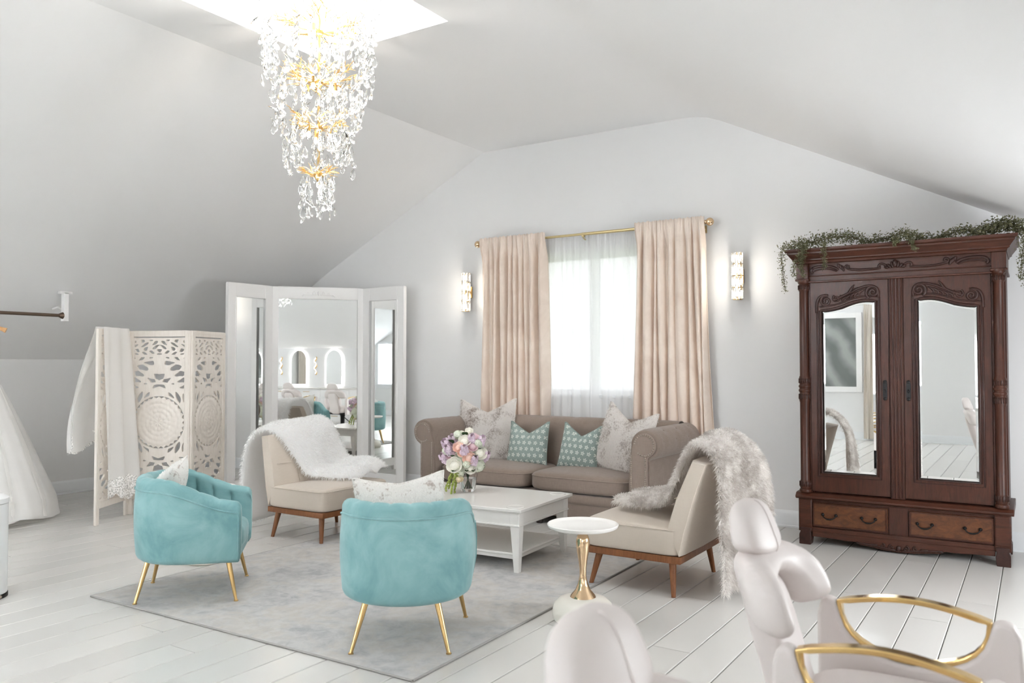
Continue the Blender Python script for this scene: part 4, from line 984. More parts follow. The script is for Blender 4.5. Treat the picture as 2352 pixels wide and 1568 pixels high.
# lower case
b = B(); b.box(wx(-.70), wx(.70), WY+.03, 7.12, .10, .37); obj('drawer_case', b, 'mahogh', wd, bevel=.004)
b = B(); prof = [(WY+.06, .352), (WY-.012, .352), (WY-.028, .362), (WY-.028, .375), (WY-.012, .386), (WY+.0, .398), (WY+.03, .402), (7.13, .402), (7.13, .352)]
b.prism(prof, YZ, wx(-.728), wx(.728)); obj('ledge', b, 'mahogh', wd, bevel=.003)
for s in (-1, 1):
    b = B(); b.box(wx(s*.66)-.05, wx(s*.66)+.05, WY, WY+.06, .10, .355); b.box(wx(s*.66)-.045, wx(s*.66)+.045, WY-.004, WY+.02, .14, .345); obj('corner_block', b, 'mahogh', wd, bevel=.004)
    for y0 in (WY, 7.04):
        b = B(); p = [(.0, 0), (.085, 0), (.085, .075), (.075, .10), (.08, .115), (.08, .13), (-.005, .13), (-.005, .115), (.002, .10), (-.006, .06)]
        b.prism([(wx(s*.665)+(-.045+a if s > 0 else .045-a), z) for a, z in p], XZ, y0-.012, y0+.08); obj('foot', b, 'carve', wd, bevel=.004)
b = B(); b.box(wx(-.066), wx(.066), WY+.022, WY+.05, .12, .35); obj('drawer_divider', b, 'mahog', wd, bevel=.003)
b = B(); b.box(wx(-.612), wx(.612), WY+.02, WY+.05, .335, .355); b.box(wx(-.612), wx(.612), WY+.012, WY+.05, .10, .135); obj('drawer_rails', b, 'mahogh', wd, bevel=.003)
# shaped apron with carved drop
top = .105; pts = [(-.612, top), (.612, top), (.612, .062), (.50, .060), (.36, .052), (.30, .055), (.27, .036), (.20, .030), (.10, .016), (0, .012), (-.10, .016), (-.20, .030), (-.27, .036), (-.30, .055), (-.36, .052), (-.50, .060), (-.612, .062)]
b = B(); b.prism([(wx(a), z) for a, z in pts], XZ, WY+.015, WY+.045); ap = obj('apron', b, 'mahogh', wd, bevel=.002)
b = B()
for s in (-1, 1):
    b.tube([(wx(x), WY+.012, z) for x, z in bez((s*.29, .052), (s*.2, .05), (s*.16, .04), (s*.02, .026))], .008, 6); b.tube([(wx(x), WY+.012, z) for x, z in spiral(s*.05, .043, .022, 1.2, PI/2, -s)], .006, 6); b.tube([(wx(x), WY+.012, z) for x, z in spiral(s*.11, .05, .018, 1.1, PI/2, s)], .005, 6); b.ell((wx(s*.17), WY+.012, .05), (.03, .008, .009), 8, 6)
b.ell((wx(0), WY+.01, .042), (.018, .012, .022), 8, 6); obj('apron_carving', b, 'carve', ap, ang=180)
def pull(x, z, parent):
    b = B(); y = WY+.008
    for s in (-1, 1): b.ell((x+s*.048, y-.006, z+.018), (.0125, .010, .0125), 10, 8); b.ell((x+s*.048, y-.014, z+.018), (.008, .008, .008), 8, 6)
    b.tube(bez((x-.046, y-.016, z+.014), (x-.04, y-.026, z-.022), (x+.04, y-.026, z-.022), (x+.046, y-.016, z+.014), 14), [.0045]*5+[.0065]*4+[.0045]*5, 8); obj('handle', b, 'black', parent, ang=180)
for x0, x1, hs in ((-.612, -.068, (-.482, -.203)), (.030+.002, .612, (.174, .477))):
    x0 = -.612 if x0 < 0 else .068
    b = B(); b.box(wx(x0+.006), wx(x1-.006), WY+.010, WY+.04, .146, .324); d = obj('drawer', b, 'burl', wd, bevel=.006)
    b = B()
    for z in (.152, .318): b.box(wx(x0+.010), wx(x1-.010), WY+.004, WY+.012, z-.004, z+.004)
    for x in (x0+.012, x1-.012): b.box(wx(x)-.004, wx(x)+.004, WY+.004, WY+.012, .152, .318)
    obj('drawer_bead', b, 'mahogh', d)
    for h in hs: pull(wx(h), .222, d)
# upper case
b = B()
for s in (-1, 1): b.box(wx(s*.685)-.012, wx(s*.685)+.012, WY+.07, 7.12, .40, 2.08)
b.box(wx(-.69), wx(.69), 7.10, 7.125, .40, 2.10); b.box(wx(-.69), wx(.69), WY+.07, 7.12, .40, .42); obj('carcass', b, 'mahog', wd, bevel=.003)
for s in (-1, 1):
    b = B(); b.box(wx(s*.6185)-.0065, wx(s*.6185)+.0065, WY+.02, WY+.07, .40, 2.04); b.box(wx(s*.65)-.05, wx(s*.65)+.05, WY+.05, WY+.075, .40, 2.05); obj('front_stile', b, 'mahog', wd, bevel=.002)
b = B(); b.box(wx(-.048), wx(.048), WY+.015, WY+.06, .402, 2.045)
for x in (-.036, -.012, .012, .036): b.tube([(wx(x), WY+.014, .41), (wx(x), WY+.014, 2.04)], .0075, 8)
obj('centre_post', b, 'mahog', wd, bevel=.002)
# turned columns
cp = [(.036, .402), (.043, .405), (.045, .415), (.043, .425), (.036, .432), (.040, .44), (.041, .455), (.041, .485), (.037, .492), (.034, .50), (.0335, .80), (.0345, 1.10), (.038, 1.115), (.040, 1.13), (.040, 1.165), (.036, 1.172), (.036, 1.180), (.043, 1.190), (.043, 1.200), (.037, 1.207), (.037, 1.214), (.043, 1.222), (.043, 1.232), (.036, 1.24), (.036, 1.247), (.040, 1.252), (.040, 1.285), (.038, 1.30), (.0335, 1.31), (.0325, 1.7), (.032, 1.97), (.036, 1.975), (.039, 1.985), (.039, 2.02), (.035, 2.028), (.042, 2.036), (.044, 2.05), (.044, 2.06)]
for s in (-1, 1):
    c = (wx(s*.658), WY+.005, 0); b = B(); b.lathe(cp, 28, c); col = obj('column', b, 'mahog', wd, ang=45)
    b = B()
    for z0, z1, r in ((.45, .487, .0415), (1.127, 1.167, .0405), (1.252, 1.287, .0405), (1.985, 2.018, .0395)):
        for k in range(18): a = 2*PI*k/18; b.tube([(c[0]+r*math.cos(a), c[1]+r*math.sin(a), z0), (c[0]+r*math.cos(a), c[1]+r*math.sin(a), z1)], .0038, 5)
    obj('fluting', b, 'carve', col, ang=180)
# doors
def mirror_outline(s):      # s=+1 right door (high side towards the centre); coordinates are |x| from the centre post
    xi, xo, zb = .136, .534, .558; pts = [(xi, zb), (xi, 1.876)]
    for i in range(1, 16):
        t = i/16; z = 1.876-.060*(sstep(.1, 1, t))+.012*math.sin(PI*min(1, t*1.6))*(t < .63); pts.append((lerp(xi, xo, t), z))
    pts += [(xo, 1.815), (xo, zb)]; return pts
for s in (-1, 1):
    out = mirror_outline(s); b = B(); y0, y1 = WY+.018, WY+.046; di, do, dz0, dz1 = .052, .610, .415, 2.036
    b.prism([(wx(s*a), z) for a, z in ((di, dz0), (out[0][0], dz0), (out[0][0], dz1), (di, dz1))], XZ, y0, y1); b.prism([(wx(s*a), z) for a, z in ((out[-1][0], dz0), (do, dz0), (do, dz1), (out[-1][0], dz1))], XZ, y0, y1)
    b.prism([(wx(s*a), z) for a, z in ((out[0][0], dz0), (out[-1][0], dz0), (out[-1][0], out[0][1]), (out[0][0], out[0][1]))], XZ, y0, y1)
    arch = out[1:-1]
    b.prism([(wx(s*a), z) for a, z in arch]+[(wx(s*arch[-1][0]), dz1), (wx(s*arch[0][0]), dz1)], XZ, y0, y1)
    dr = obj('door', b, 'mahog', wd, ang=25)
    b = B(); b.tube([(wx(s*a), WY+.016, z) for a, z in out], .010, 8, closed=True, up=(0, 1, 0)); c0 = (sum(a for a, _ in out)/len(out), 1.2)
    b.tube([(wx(s*(a+(-.024 if a < .2 else .024 if a > .5 else 0))), WY+.016, z+(.03 if z > 1.5 else -.024)) for a, z in out], .0065, 8, closed=True, up=(0, 1, 0)); obj('moulding', b, 'carve', dr, ang=180)
    ins = []
    cx0 = sum(a for a, z in out)/len(out)
    for a, z in out: ins.append((a+(.028 if a < .2 else -.028 if a > .5 else 0), z+(-.028 if z > 1.5 else .028)))
    N = len(out); b = B(); b.v = [(wx(s*a), WY+.034, z) for a, z in out]+[(wx(s*a), WY+.0298, z) for a, z in ins]
    b.f = [tuple(range(N, 2*N))]+[(i, (i+1) % N, N+(i+1) % N, N+i) for i in range(N)]
    obj('mirror', b, 'agedmirror' if 'agedmirror' in MT else 'mirror', dr, ang=.01)
    # carved crest over the mirror
    b = B(); y = WY+.012; Z = lambda a: 1.876-.060*sstep(.1, 1, (a-.136)/.398)
    def car(pts, r=.0085, n=7): b.tube([(wx(s*a), y, z) for a, z in pts], r, n, up=(0, 1, 0))
    car(spiral(.155, 1.945, .052, 1.6, R(-60), 1, 34), .0105); car(spiral(.155, 1.945, .026, .9, R(-60), 1, 14), .007)
    car(bez((.118, 1.90), (.10, 2.02), (.20, 2.005), (.30, 1.955))+bez((.30, 1.955), (.36, 1.93), (.40, 1.90), (.44, 1.895)), .0095)
    car(spiral(.492, 1.890, .045, 1.5, R(110), -1, 30), .0095); car(bez((.492, 1.935), (.56, 1.935), (.565, 1.88), (.562, 1.80)), .010); car(spiral(.415, 1.905, .028, 1.4, R(60), -1, 22), .0075); car(spiral(.372, 1.915, .017, 1.2, R(60), -1, 16), .006)
    for q in range(5):
        a = .215+.03*q; car(bez((a, 1.965-.012*q), (a+.03, 1.955-.012*q), (a+.045, 1.935-.010*q), (a+.035, 1.918-.010*q), 8), [.004, .007, .009, .010, .009, .007, .005, .003])
    car(bez((.33, 1.94), (.31, 1.965), (.305, 1.985), (.285, 2.005), 8), [.008, .010, .011, .010, .009, .007, .005, .003]); car(bez((.31, 1.95), (.285, 1.965), (.275, 1.975), (.262, 1.985), 8), [.006, .008, .008, .008, .007, .006, .004, .003])
    obj('carving', b, 'carve', dr, ang=180)
    b = B(); xk = .079; b.box(wx(s*xk)-.015, wx(s*xk)+.015, WY+.010, WY+.020, 1.15, 1.26); b.ell((wx(s*xk), WY+.012, 1.268), (.014, .005, .014), 8, 6); b.ell((wx(s*xk), WY+.012, 1.142), (.014, .005, .014), 8, 6); b.ell((wx(s*xk), WY+.004, 1.20), (.007, .010, .014), 8, 6); obj('escutcheon', b, 'black', dr, ang=60)
# frieze and cornice
b = B(); b.box(wx(-.625), wx(.625), WY+.015, 7.12, 2.04, 2.20); b.box(wx(-.625), wx(.625), WY+.002, WY+.03, 2.085, 2.092); b.box(wx(-.70), wx(.70), WY-.01, WY+.03, 2.036, 2.048); fz = obj('frieze', b, 'mahogh', wd, bevel=.003)
for s in (-1, 1):
    b = B(); b.box(wx(s*.662)-.045, wx(s*.662)+.045, WY-.02, 7.12, 2.062, 2.185); b.box(wx(s*.662)-.052, wx(s*.662)+.052, WY-.03, 7.12, 2.050, 2.068); obj('frieze_block', b, 'mahog', wd, bevel=.004)
b = B(); y = WY+.008
def car2(pts, r): b.tube([(wx(a), y, z) for a, z in pts], r, 7, up=(0, 1, 0))
for s in (-1, 1):
    car2(bez((s*.06, 2.135), (s*.10, 2.175), (s*.13, 2.13), (s*.10, 2.125)), .008); car2(bez((s*.10, 2.122), (s*.20, 2.112), (s*.28, 2.112), (s*.345, 2.135))+spiral(s*.335, 2.150, .018, .9, 0, s, 10), .0085)
    car2(bez((s*.40, 2.125), (s*.43, 2.165), (s*.55, 2.168), (s*.585, 2.150))+bez((s*.585, 2.150), (s*.605, 2.135), (s*.60, 2.115), (s*.585, 2.112), 6), .010); car2(bez((s*.41, 2.115), (s*.45, 2.142), (s*.54, 2.145), (s*.575, 2.125)), .005)
    for q in range(3): b.ell((wx(s*(.365+.015*q)), y-.004, 2.135+.012*q), (.010, .010, .026-.004*q), 8, 6, Matrix.Rotation(R(20*s), 3, 'Y'))
    for q in range(3): b.ell((wx(s*(.02+.02*q)), y-.003, 2.14-.008*q), (.011, .010, .026-.005*q), 8, 6, Matrix.Rotation(R(25*s*(q+.5)), 3, 'Y'))
b.ell((wx(0), y-.008, 2.15), (.016, .014, .030), 10, 8); obj('frieze_carving', b, 'carve', fz, ang=180)
cpz = [(0, 2.185), (.012, 2.185), (.016, 2.20), (.030, 2.208), (.030, 2.216), (.045, 2.236), (.055, 2.25), (.062, 2.256), (.062, 2.268), (.076, 2.274), (.080, 2.284), (.080, 2.296), (0, 2.296)]
b = B(); m = len(cpz); rings = []
for o, z in cpz: rings.append([(wx(-.70)-o, 7.13, z), (wx(-.70)-o, WY-.02-o, z), (wx(.70)+o, WY-.02-o, z), (wx(.70)+o, 7.13, z)])
b.add([p for r in rings for p in r], [(i*4+k, i*4+k+1, (i+1)*4+k+1, (i+1)*4+k) for i in range(m-1) for k in range(3)]+[tuple(range((m-1)*4, m*4)), (3, 2, 1, 0)]+[tuple(i*4 for i in range(m)), tuple(i*4+3 for i in range(m-1, -1, -1))])
obj('cornice', b, 'mahogh', wd, ang=25)

# ================================================================== GREENERY GARLAND ON THE WARDROBE
gar = thing('greenery_garland', 'trailing artificial greenery garland along the top of the wardrobe', 'garland', (WX, 6.7, 2.30))
MT['garleaf'] = furmat('dusty_green_leaf', S(94, 96, 72), S(138, 136, 108), 30); MT['twig'] = plain('garland_stem', S(84, 72, 52), .8)
gr = random.Random(11)
def lvcluster(b, p, n, rad, sz):
    for _ in range(n):
        q = Vector(p)+Vector((gr.gauss(0, rad), gr.gauss(0, rad), gr.gauss(0, rad*.7))); d = Vector((gr.gauss(0, 1), gr.gauss(0, 1), gr.gauss(0.1, .8))).normalized(); s = d.cross(Vector((gr.gauss(0, 1), gr.gauss(0, 1), gr.gauss(0, 1)))).normalized()
        L = sz*gr.uniform(.7, 1.5); w = L*.22
        if q.z < 2.305 and wx(-.77) < q.x < wx(.77) and q.y > WY-.105: q.z = 2.305+abs(gr.gauss(0, .01))
        b.add([q, q+d*L*.5+s*w, q+d*L, q+d*L*.5-s*w], [(0, 1, 2, 3)])
def top_run(pts, dens, rad):
    P = smooth_path(pts, 24); bs = B(); bs.tube(P, .003, 5); obj('stem', bs, 'twig', gar)
    b = B()
    for p in P: lvcluster(b, p, dens, rad, .018)
    obj('leaves', b, 'garleaf', gar, fix=False, ang=180)['kind'] = 'stuff'
zt = 2.312; yf = WY-.05
top_run([(wx(-.76), yf, zt), (wx(-.68), yf+.02, zt+.03), (wx(-.55), yf+.06, zt+.05), (wx(-.40), yf+.05, zt+.07), (wx(-.28), yf+.05, zt+.05), (wx(-.22), yf+.06, zt+.02)], 70, .034)
top_run([(wx(-.18), yf+.08, zt), (wx(-.12), yf+.06, zt+.03), (wx(-.02), yf+.05, zt+.02), (wx(.06), yf+.03, zt+.06), (wx(.13), yf+.02, zt+.03), (wx(.20), yf+.05, zt+.01)], 42, .028)
top_run([(wx(.25), yf+.06, zt), (wx(.36), yf+.05, zt+.02), (wx(.45), yf+.05, zt+.05), (wx(.52), yf+.05, zt+.02)], 32, .022)
top_run([(wx(.54), yf+.05, zt), (wx(.64), yf+.05, zt+.05), (wx(.72), yf+.05, zt+.06), (wx(.79), yf+.05, zt+.03)], 75, .034)
def trail(pts, dens, rad):
    P = smooth_path(pts, 18); b = B()
    for i, p in enumerate(P): lvcluster(b, p, int(dens*(1.1-.5*i/17)), rad*(1-.4*i/17), .014)
    obj('trailing_sprig', b, 'garleaf', gar, fix=False, ang=180); bs = B(); bs.tube(P, .002, 4); obj('stem', bs, 'twig', gar)
yo = WY-.125
trail([(wx(-.77), yo, 2.31), (wx(-.79), yo, 2.24), (wx(-.785), yo, 2.14), (wx(-.765), yo, 1.97)], 26, .016)
trail([(wx(-.62), yo, 2.32), (wx(-.63), yo, 2.24), (wx(-.645), yo, 2.16), (wx(-.63), yo, 2.08)], 40, .018)
trail([(wx(-.60), yo, 2.32), (wx(-.66), yo-.01, 2.22), (wx(-.70), yo-.01, 2.16), (wx(-.69), yo, 2.08)], 26, .016)
trail([(wx(-.47), yo, 2.32), (wx(-.475), yo, 2.23), (wx(-.47), yo, 2.13)], 20, .013)
trail([(wx(.10), yo, 2.34), (wx(.13), yo, 2.28), (wx(.15), yo, 2.22)], 26, .015)
trail([(wx(.03), yo, 2.32), (wx(.02), yo, 2.27)], 18, .013)
for dx, zz in ((.80, 1.98), (.83, 1.93), (.86, 2.02)): trail([(wx(dx-.03), WY-.06, 2.33), (wx(dx+.01), WY-.09, 2.24), (wx(dx), WY-.09, 2.12), (wx(dx-.01), WY-.09, zz)], 40, .020)

# ================================================================== SALON CHAIRS
def salon_chair(loc, label):
    t = thing('salon_chair', label, 'salon chair', loc, 0, 'blush salon chairs')
    Lx = lambda z: -.170-.30*(z-.45)     # leaning back plane (front surface)
    # upper back pad: a dome whose two wings hang down either side of an arched opening
    hp = [(.0, .806), (.035, .801), (.068, .787), (.095, .762), (.112, .735), (.125, .708), (.145, .694), (.212, .694), (.236, .704), (.248, .722), (.252, .75), (.246, .78), (.228, .82), (.195, .85), (.15, .872), (.08, .885), (.0, .889)]
    poly = np.array(hp+[(-a, c) for a, c in hp[-2:0:-1]]); h = .0085; gy = np.arange(-.264, .265, h); gz = np.arange(.645, .90, h); PY, PZ = np.meshgrid(gy, gz, indexing='ij')
    def sdf(Y, Z):
        d = np.full(Y.shape, 9.0); ins = np.zeros(Y.shape, bool)
        for (a, c), (e, f) in zip(poly, np.roll(poly, -1, 0)):
            vx, vz = e-a, f-c; t_ = np.clip(((Y-a)*vx+(Z-c)*vz)/(vx*vx+vz*vz), 0, 1); d = np.minimum(d, np.hypot(Y-a-t_*vx, Z-c-t_*vz))
            cr_ = (c > Z) != (f > Z); ins ^= cr_ & (Y < (e-a)*(Z-c)/(f-c+1e-12)+a)
        return np.where(ins, d, -d)
    mb = march(sdf(PY, PZ), gy[0], gz[0], h, .002); V = np.array(mb.v); dd = np.clip(sdf(V[:, 0], V[:, 2]), 0, .05)/.05; th = .058*np.sqrt(np.maximum(0, 1-(1-dd)**2))
    b = B(); b.f = mb.f; b.v = [(Lx(z)-.055+math.copysign(t_, y)+.058*sstep(.08, .25, abs(x)), x, z) for (x, y, z), t_ in zip(mb.v, th)]
    bo = obj('backrest', b, 'leatherpink', t, world=False, ang=180)
    b = B(); b.ell((0, 0, .59), (.046, .112, .215), 32, 20, p=4.5); b.v = [(x+Lx(z)-.078, y, z) for x, y, z in b.v]; obj('lower_back_pad', b, 'leatherpink', bo, world=False, ang=180)
    b = B(); b.tube([(Lx(z)-.113, 0, z) for z in (.47, .58, .68, .74)], .003, 5); obj('centre_seam', b, 'leatherpink', bo, world=False)
    hz = .938; b = B()
    def hd(u, v):
        a = 2*PI*u; e = -PI/2+PI*v; sg = lambda w, q: math.copysign(abs(w)**q, w); x = .050*sg(math.cos(e), .5)*sg(math.cos(a), .6); y = .140*sg(math.cos(e), .62)*sg(math.sin(a), .7); z = .061*sg(math.sin(e), .62)
        kt = (z+.061)/.122; y *= lerp(1.08, .70, kt); x *= lerp(1.05, .72, kt); z += .010*(1-(y/.15)**2)*(z > 0)-.012*(1-(y/.15)**2)*(z < 0); x += .012*(1-abs(y)/.15)
        return (Lx(hz)-.058+x-.30*z, y, hz+z)
    b.grid(hd, 36, 18, cu=True); h = obj('headrest', b, 'leatherpink', t, world=False, ang=180)
    b = B(); b.tube([hd(.0, v) for v in [i/16 for i in range(1, 16)]], .0028, 5); obj('ridge_seam', b, 'leatherpink', h, world=False)
    b = B(); b.tube([(Lx(.88)-.06, 0, .83), (Lx(.9)-.06, 0, .93)], .018, 8); obj('headrest_post', b, 'black', t, world=False)
    b = B(); b.ell((.04, 0, .455), (.29, .225, .075), 36, 14, p=4); obj('seat', b, 'leatherpink', t, world=False, ang=180)
    b = B(); b.box(-.2, .25, -.2, .2, .36, .40); obj('seat_pan', b, 'black', t, world=False, bevel=.01)
    x0, x1 = -.185, .205
    for s in (-1, 1):
        # padded side with a scooped top between two horns
        pts = [(-.245, .36), (.275, .36), (.285, .55), (.278, .66), (.262, .692), (.235, .700), (.212, .690)]
        for i in range(1, 16):
            th = PI*i/16; pts.append((lerp(x0, x1, .5+.5*math.cos(th)), .688-.150*math.sin(th)**.8))
        pts += [(-.192, .690), (-.215, .700), (-.235, .690), (-.246, .65)]
        y0 = s*.25; b = B(); b.prism(pts, XZ, y0-.028, y0+.028); sd = obj('side_panel', b, 'leatherpink', t, world=False, bevel=.018, ang=60, seg=3)
        loop = [(lerp(x0, x1, i/14), .690+.030*math.sin(PI*i/14)) for i in range(15)]+[(lerp(x0, x1, .5+.5*math.cos(PI*i/16)), .688-.142*math.sin(PI*i/16)**.8) for i in range(1, 16)]
        b = B(); N = len(loop)
        r4 = []
        for i, (x, z) in enumerate(loop):
            a, c = loop[i-1], loop[(i+1) % N]; d = Vector((c[0]-a[0], 0, c[1]-a[1])).normalized(); nn = Vector((d.z, 0, -d.x)); pv = Vector((x, y0, z)); w = .019 if i < 15 else .014
            for q, e in ((-1, -1), (1, -1), (1, 1), (-1, 1)): r4.append(pv+Vector((0, q*w, 0))+nn*e*.0075)
        b.add(r4, [(i*4+k, i*4+(k+1) % 4, (i+1) % N*4+(k+1) % 4, (i+1) % N*4+k) for i in range(N) for k in range(4)]); obj('armrest', b, 'polgold', sd, world=False, bevel=.003, ang=50)
    b = B(); b.lathe([(.06, .36), (.045, .30), (.045, .06), (.06, .045), (.22, .03), (.24, .018), (.24, .0), (.001, 0)], 36); obj('pedestal', b, 'black', t, world=False, ang=50)
    b = B(); b.tube([(.20, -.10, .14), (.40, -.14, .12), (.46, -.10, .12), (.46, .10, .12), (.40, .14, .12), (.20, .10, .14)], .010, 8); b.tube([(.04, 0, .30), (.2, -.1, .14)], .010, 8); b.tube([(.04, 0, .30), (.2, .1, .14)], .010, 8); obj('footrest', b, 'black', t, world=False)
    return t
ch = salon_chair((-.322, 2.35, 0), 'blush leather salon chair with gold loop arms, nearer the wardrobe')
dup(ch, (-.222, 1.165, 0), 0, 'blush leather salon chair in the bottom foreground, mostly its headrest showing', 'blush salon chairs')

# ================================================================== CHANDELIER
CH = Vector((-3.90, 3.71, 0)); cr = random.Random(5)
chd = thing('crystal_chandelier', 'tall tiered gold branch chandelier dripping with clear crystal leaves', 'chandelier', (CH.x, CH.y, 2.3))
b = B(); b.tube([(CH.x, CH.y, 2.56), (CH.x, CH.y, 4.42)], .0085, 10); obj('stem', b, 'gold', chd)
b = B(); b.lathe([(.001, 4.42), (.09, 4.42), (.09, 4.405), (.07, 4.39), (.02, 4.38), (.001, 4.38)], 28, CH); obj('canopy', b, 'gold', chd)
tear = B(); tear.lathe([(.0008, .024), (.004, .018), (.0085, .008), (.0115, -.003), (.0105, -.012), (.006, -.019), (.0008, -.022)], 8, sx=1, sy=.42)
tm = bpy.data.meshes.new('crystal'); tm.from_pydata(tear.v, [], tear.f); bm = bmesh.new(); bm.from_mesh(tm); bmesh.ops.recalc_face_normals(bm, faces=bm.faces); bm.to_mesh(tm); bm.free(); tm.materials.append(MT['crystal'])
spots = []
TIERS = [(2.63, .105, 9, .33, 5), (2.94, .205, 17, .35, 6), (3.24, .275, 24, .38, 6), (3.57, .335, 28, .42, 7), (3.90, .39, 26, .40, 6), (4.18, .40, 12, .25, 3)]
for ti, (zh, rad, ns, ln, nc) in enumerate(TIERS):
    b = B(); b.lathe([(.001, zh-.035), (.014, zh-.035), (.018, zh-.025), (.026, zh-.02), (.030, zh), (.026, zh+.015), (.012, zh+.02), (.001, zh+.02)], 16, CH); obj('hub', b, 'gold', chd)
    nb = max(8, int(ns*.9))
    for k in range(nb):
        a = 2*PI*k/nb+cr.uniform(-.15, .15)+ti; L = rad*cr.uniform(.75, 1.0); up = cr.uniform(.0, .09)*(1 if ti else .15); d = Vector((math.cos(a), math.sin(a), 0)); s = Vector((-d.y, d.x, 0)); p0 = CH+Vector((0, 0, zh))
        pts = [p0+d*.02, p0+d*L*.4+UZ*up*.3+s*cr.uniform(-.02, .02), p0+d*L*.75+UZ*up*.8+s*cr.uniform(-.03, .03), p0+d*L+UZ*up]
        b = B(); b.tube(pts, [.005, .0042, .0034, .002], 6)
        for q in range(5):
            st = pts[1].lerp(pts[3], cr.uniform(.1, .8)); en = st+(d*cr.uniform(.03, .08)+s*cr.choice((-1, 1))*cr.uniform(.03, .07)+UZ*cr.uniform(-.01, .05)); b.tube([st, (st+en)/2+UZ*.008, en], [.003, .0025, .0015], 5)
        obj('branch', b, 'gold', chd, fix=False)
    for k in range(ns+ns//2):
        inner = k >= ns; a = 2*PI*k/ns+cr.uniform(-.2, .2); r = rad*(cr.uniform(.88, 1.08) if not inner else cr.uniform(.25, .8)); l2 = ln*(cr.uniform(.65, 1.0) if not inner else cr.uniform(.4, .75)); ztop = zh+(.05 if ti else .0)*cr.random()
        for q in range(nc if not inner else max(2, nc//2)):
            z = ztop-.02-l2*(q+cr.uniform(.2, .8))/(nc if not inner else max(2, nc//2)); spots.append((CH.x+r*math.cos(a)+cr.gauss(0, .008), CH.y+r*math.sin(a)+cr.gauss(0, .008), z, cr.uniform(0, PI), cr.gauss(0, .45), cr.uniform(1.2, 1.95), ti))
    nbu = 1 if ti == 0 else (3 if ti < 3 else 5)
    for k in range(nbu):
        a = 2*PI*k/nbu+.5*ti; r = 0 if ti == 0 else rad*.40; p = (CH.x+r*math.cos(a), CH.y+r*math.sin(a), zh-.065)
        b = B(); b.tube([(p[0], p[1], zh-.0), (p[0], p[1], zh-.045)], .010, 10); sk = obj('lamp_socket', b, 'gold', chd); b = B(); b.ell(p, (.013, .013, .022), 10, 8); obj('bulb', b, 'bulb', sk, ang=180)
    l = bpy.data.lights.new('chandelier_light', 'POINT'); l.energy = 1.5+1.2*ti; l.color = (1, .93, .83); l.shadow_soft_size = .05; lo = link(bpy.data.objects.new('chandelier_light', l)); lo.parent = chd; lo.location = (0, 0, zh-.10-2.3)
spots.sort(key=lambda q: q[2]); vis = [q for q in spots if q[2] < 3.86]; cr.shuffle(vis); parts = vis[:300]; rest = vis[300:]+[q for q in spots if q[2] >= 3.86]
def crm(q): return Matrix.Translation((q[0]-CH.x, q[1]-CH.y, q[2]-2.3)) @ Matrix.Rotation(q[3], 4, 'Z') @ Matrix.Rotation(q[4], 4, 'X') @ Matrix.Scale(q[5], 4)
for q in parts: o = link(bpy.data.objects.new('crystal', tm)); o.parent = chd; o.matrix_local = crm(q)
b = B()
for q in rest: M = crm(q); b.add([M@Vector(p) for p in tear.v], tear.f)
obj('crystal_mass', b, 'crystal', chd, world=False, ang=30)['kind'] = 'stuff'

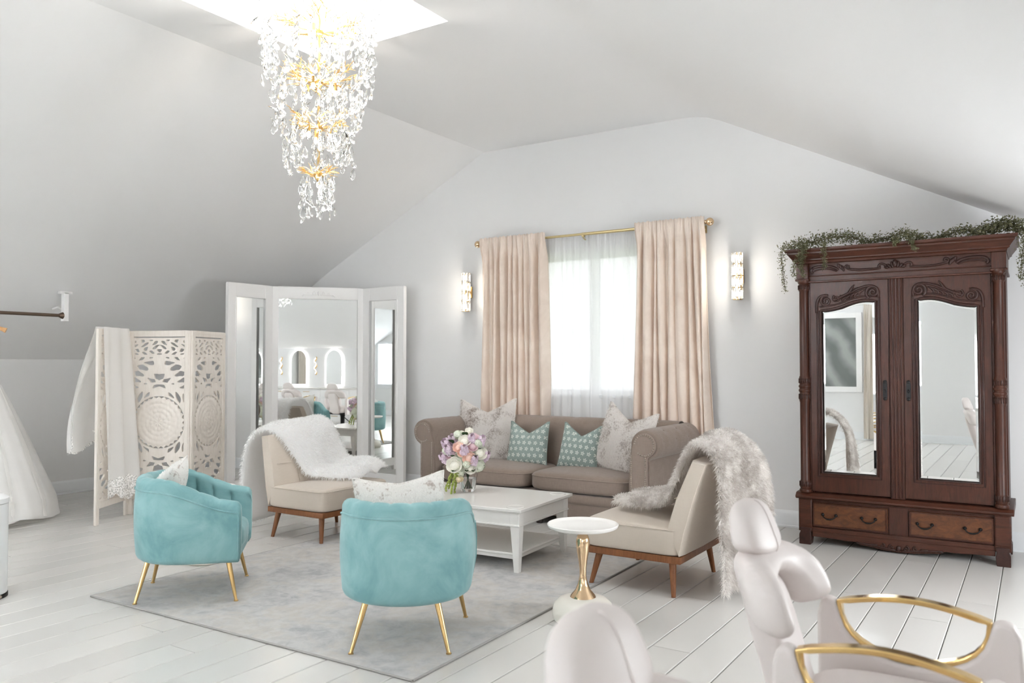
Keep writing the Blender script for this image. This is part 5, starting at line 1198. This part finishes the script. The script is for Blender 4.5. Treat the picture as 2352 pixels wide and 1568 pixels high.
# ================================================================== REAR HALF OF THE SALON (seen in the mirrors)
cnt = thing('vanity_counter', 'long white vanity counter with drawers along the side wall', 'counter', (1.05, .2, 0))
b = B(); b.box(.86, XR-.005, -2.2, 2.5, .06, .82); obj('cabinet', b, 'white', cnt, bevel=.004)
b = B(); b.box(.84, XR-.005, -2.22, 2.52, .82, .855); obj('worktop', b, 'tablewhite', cnt, bevel=.004)
for k in range(6):
    for j in range(4):
        y0 = -2.2+.783*k; z0 = .09+.182*j; b = B(); b.box(.846, .866, y0+.012, y0+.771, z0, z0+.172); d = obj('drawer', b, 'white', cnt, bevel=.004); b = B(); b.tube([(.842, y0+.30, z0+.13), (.832, y0+.33, z0+.13), (.832, y0+.45, z0+.13), (.842, y0+.48, z0+.13)], .005, 6); obj('handle', b, 'gold', d)
for y, lb in ((-1.0, 'arched backlit mirror on the side wall above the vanity, towards the rear'), (0.0, 'arched backlit mirror on the side wall above the middle of the vanity'), (1.0, 'arched backlit mirror on the side wall above the vanity, towards the wardrobe')):
    am = thing('arched_mirror', lb, 'mirror', (XR, y, .87), 0, 'arched vanity mirrors')
    ol = [(y-.25, .90), (y+.25, .90), (y+.25, 1.49)]+[(y+.25*math.cos(PI*i/14), 1.49+.25*math.sin(PI*i/14)) for i in range(1, 14)]+[(y-.25, 1.49)]
    b = B(); b.prism(ol, YZ, XR-.03, XR-.004); obj('led_rim', b, 'led', am)
    il = [(y+(a-y)*.86, .90+(z-.875)*.955) for a, z in ol]; b = B(); b.prism(il, YZ, XR-.036, XR-.029); obj('glass', b, 'mirror', am)
for y, lb in ((-.5, 'wavy gold wall lamp by the rearmost arched vanity mirror'), (.5, 'wavy gold wall lamp by the arched vanity mirror nearest the wardrobe')):
    ws = thing('wavy_wall_lamp', lb, 'wall lamp', (XR, y, 1.4), 0, 'wavy vanity lamps'); b = B()
    b.tube([(XR-.05, y+.03*math.sin(i*1.1), 1.15+.03*i) for i in range(15)], .014, 8); obj('ribbon', b, 'gold', ws); b = B(); b.tube([(XR-.075, y+.03*math.sin(i*1.1), 1.18+.03*i) for i in range(13)], .007, 8); obj('light_strip', b, 'led', ws)
pt = thing('framed_painting', 'large framed grey abstract painting on the rear wall', 'painting', (-3.2, YF, 1.6))
def art_mat():
    t = NT('grey_abstract'); v = t.coord('Object', (1, 1, 1), (0, R(40), 0)); w = t.n('ShaderNodeTexWave'); w.inputs['Scale'].default_value = .8; w.inputs['Distortion'].default_value = 6; w.inputs['Detail'].default_value = 4; t.l(v, w.inputs[0])
    t.bsdf(t.ramp(w.outputs[1], [(.1, S(112, 117, 115)), (.6, S(138, 143, 140)), (.95, S(160, 164, 161))]), .6); return t.m
b = B(); b.box(-3.62, -2.80, YF+.012, YF+.03, .98, 2.26); obj('canvas', b, art_mat(), pt)
b = B(); b.box(-3.72, -3.62, YF+.002, YF+.045, .88, 2.36); b.box(-2.80, -2.70, YF+.002, YF+.045, .88, 2.36); b.box(-3.62, -2.80, YF+.002, YF+.045, 2.26, 2.36); b.box(-3.62, -2.80, YF+.002, YF+.045, .88, .98); obj('frame', b, 'white', pt, bevel=.004)
MT['cream_curtain'] = linen('cream_curtain', S(220, 212, 202), S(236, 229, 220))
curtain('drape', -2.66, -2.36, 2.55, .03, 5, .04, YF+.10, 'cream_curtain', (0, 0), 3, label='cream drape hanging beside the grey painting on the rear wall')
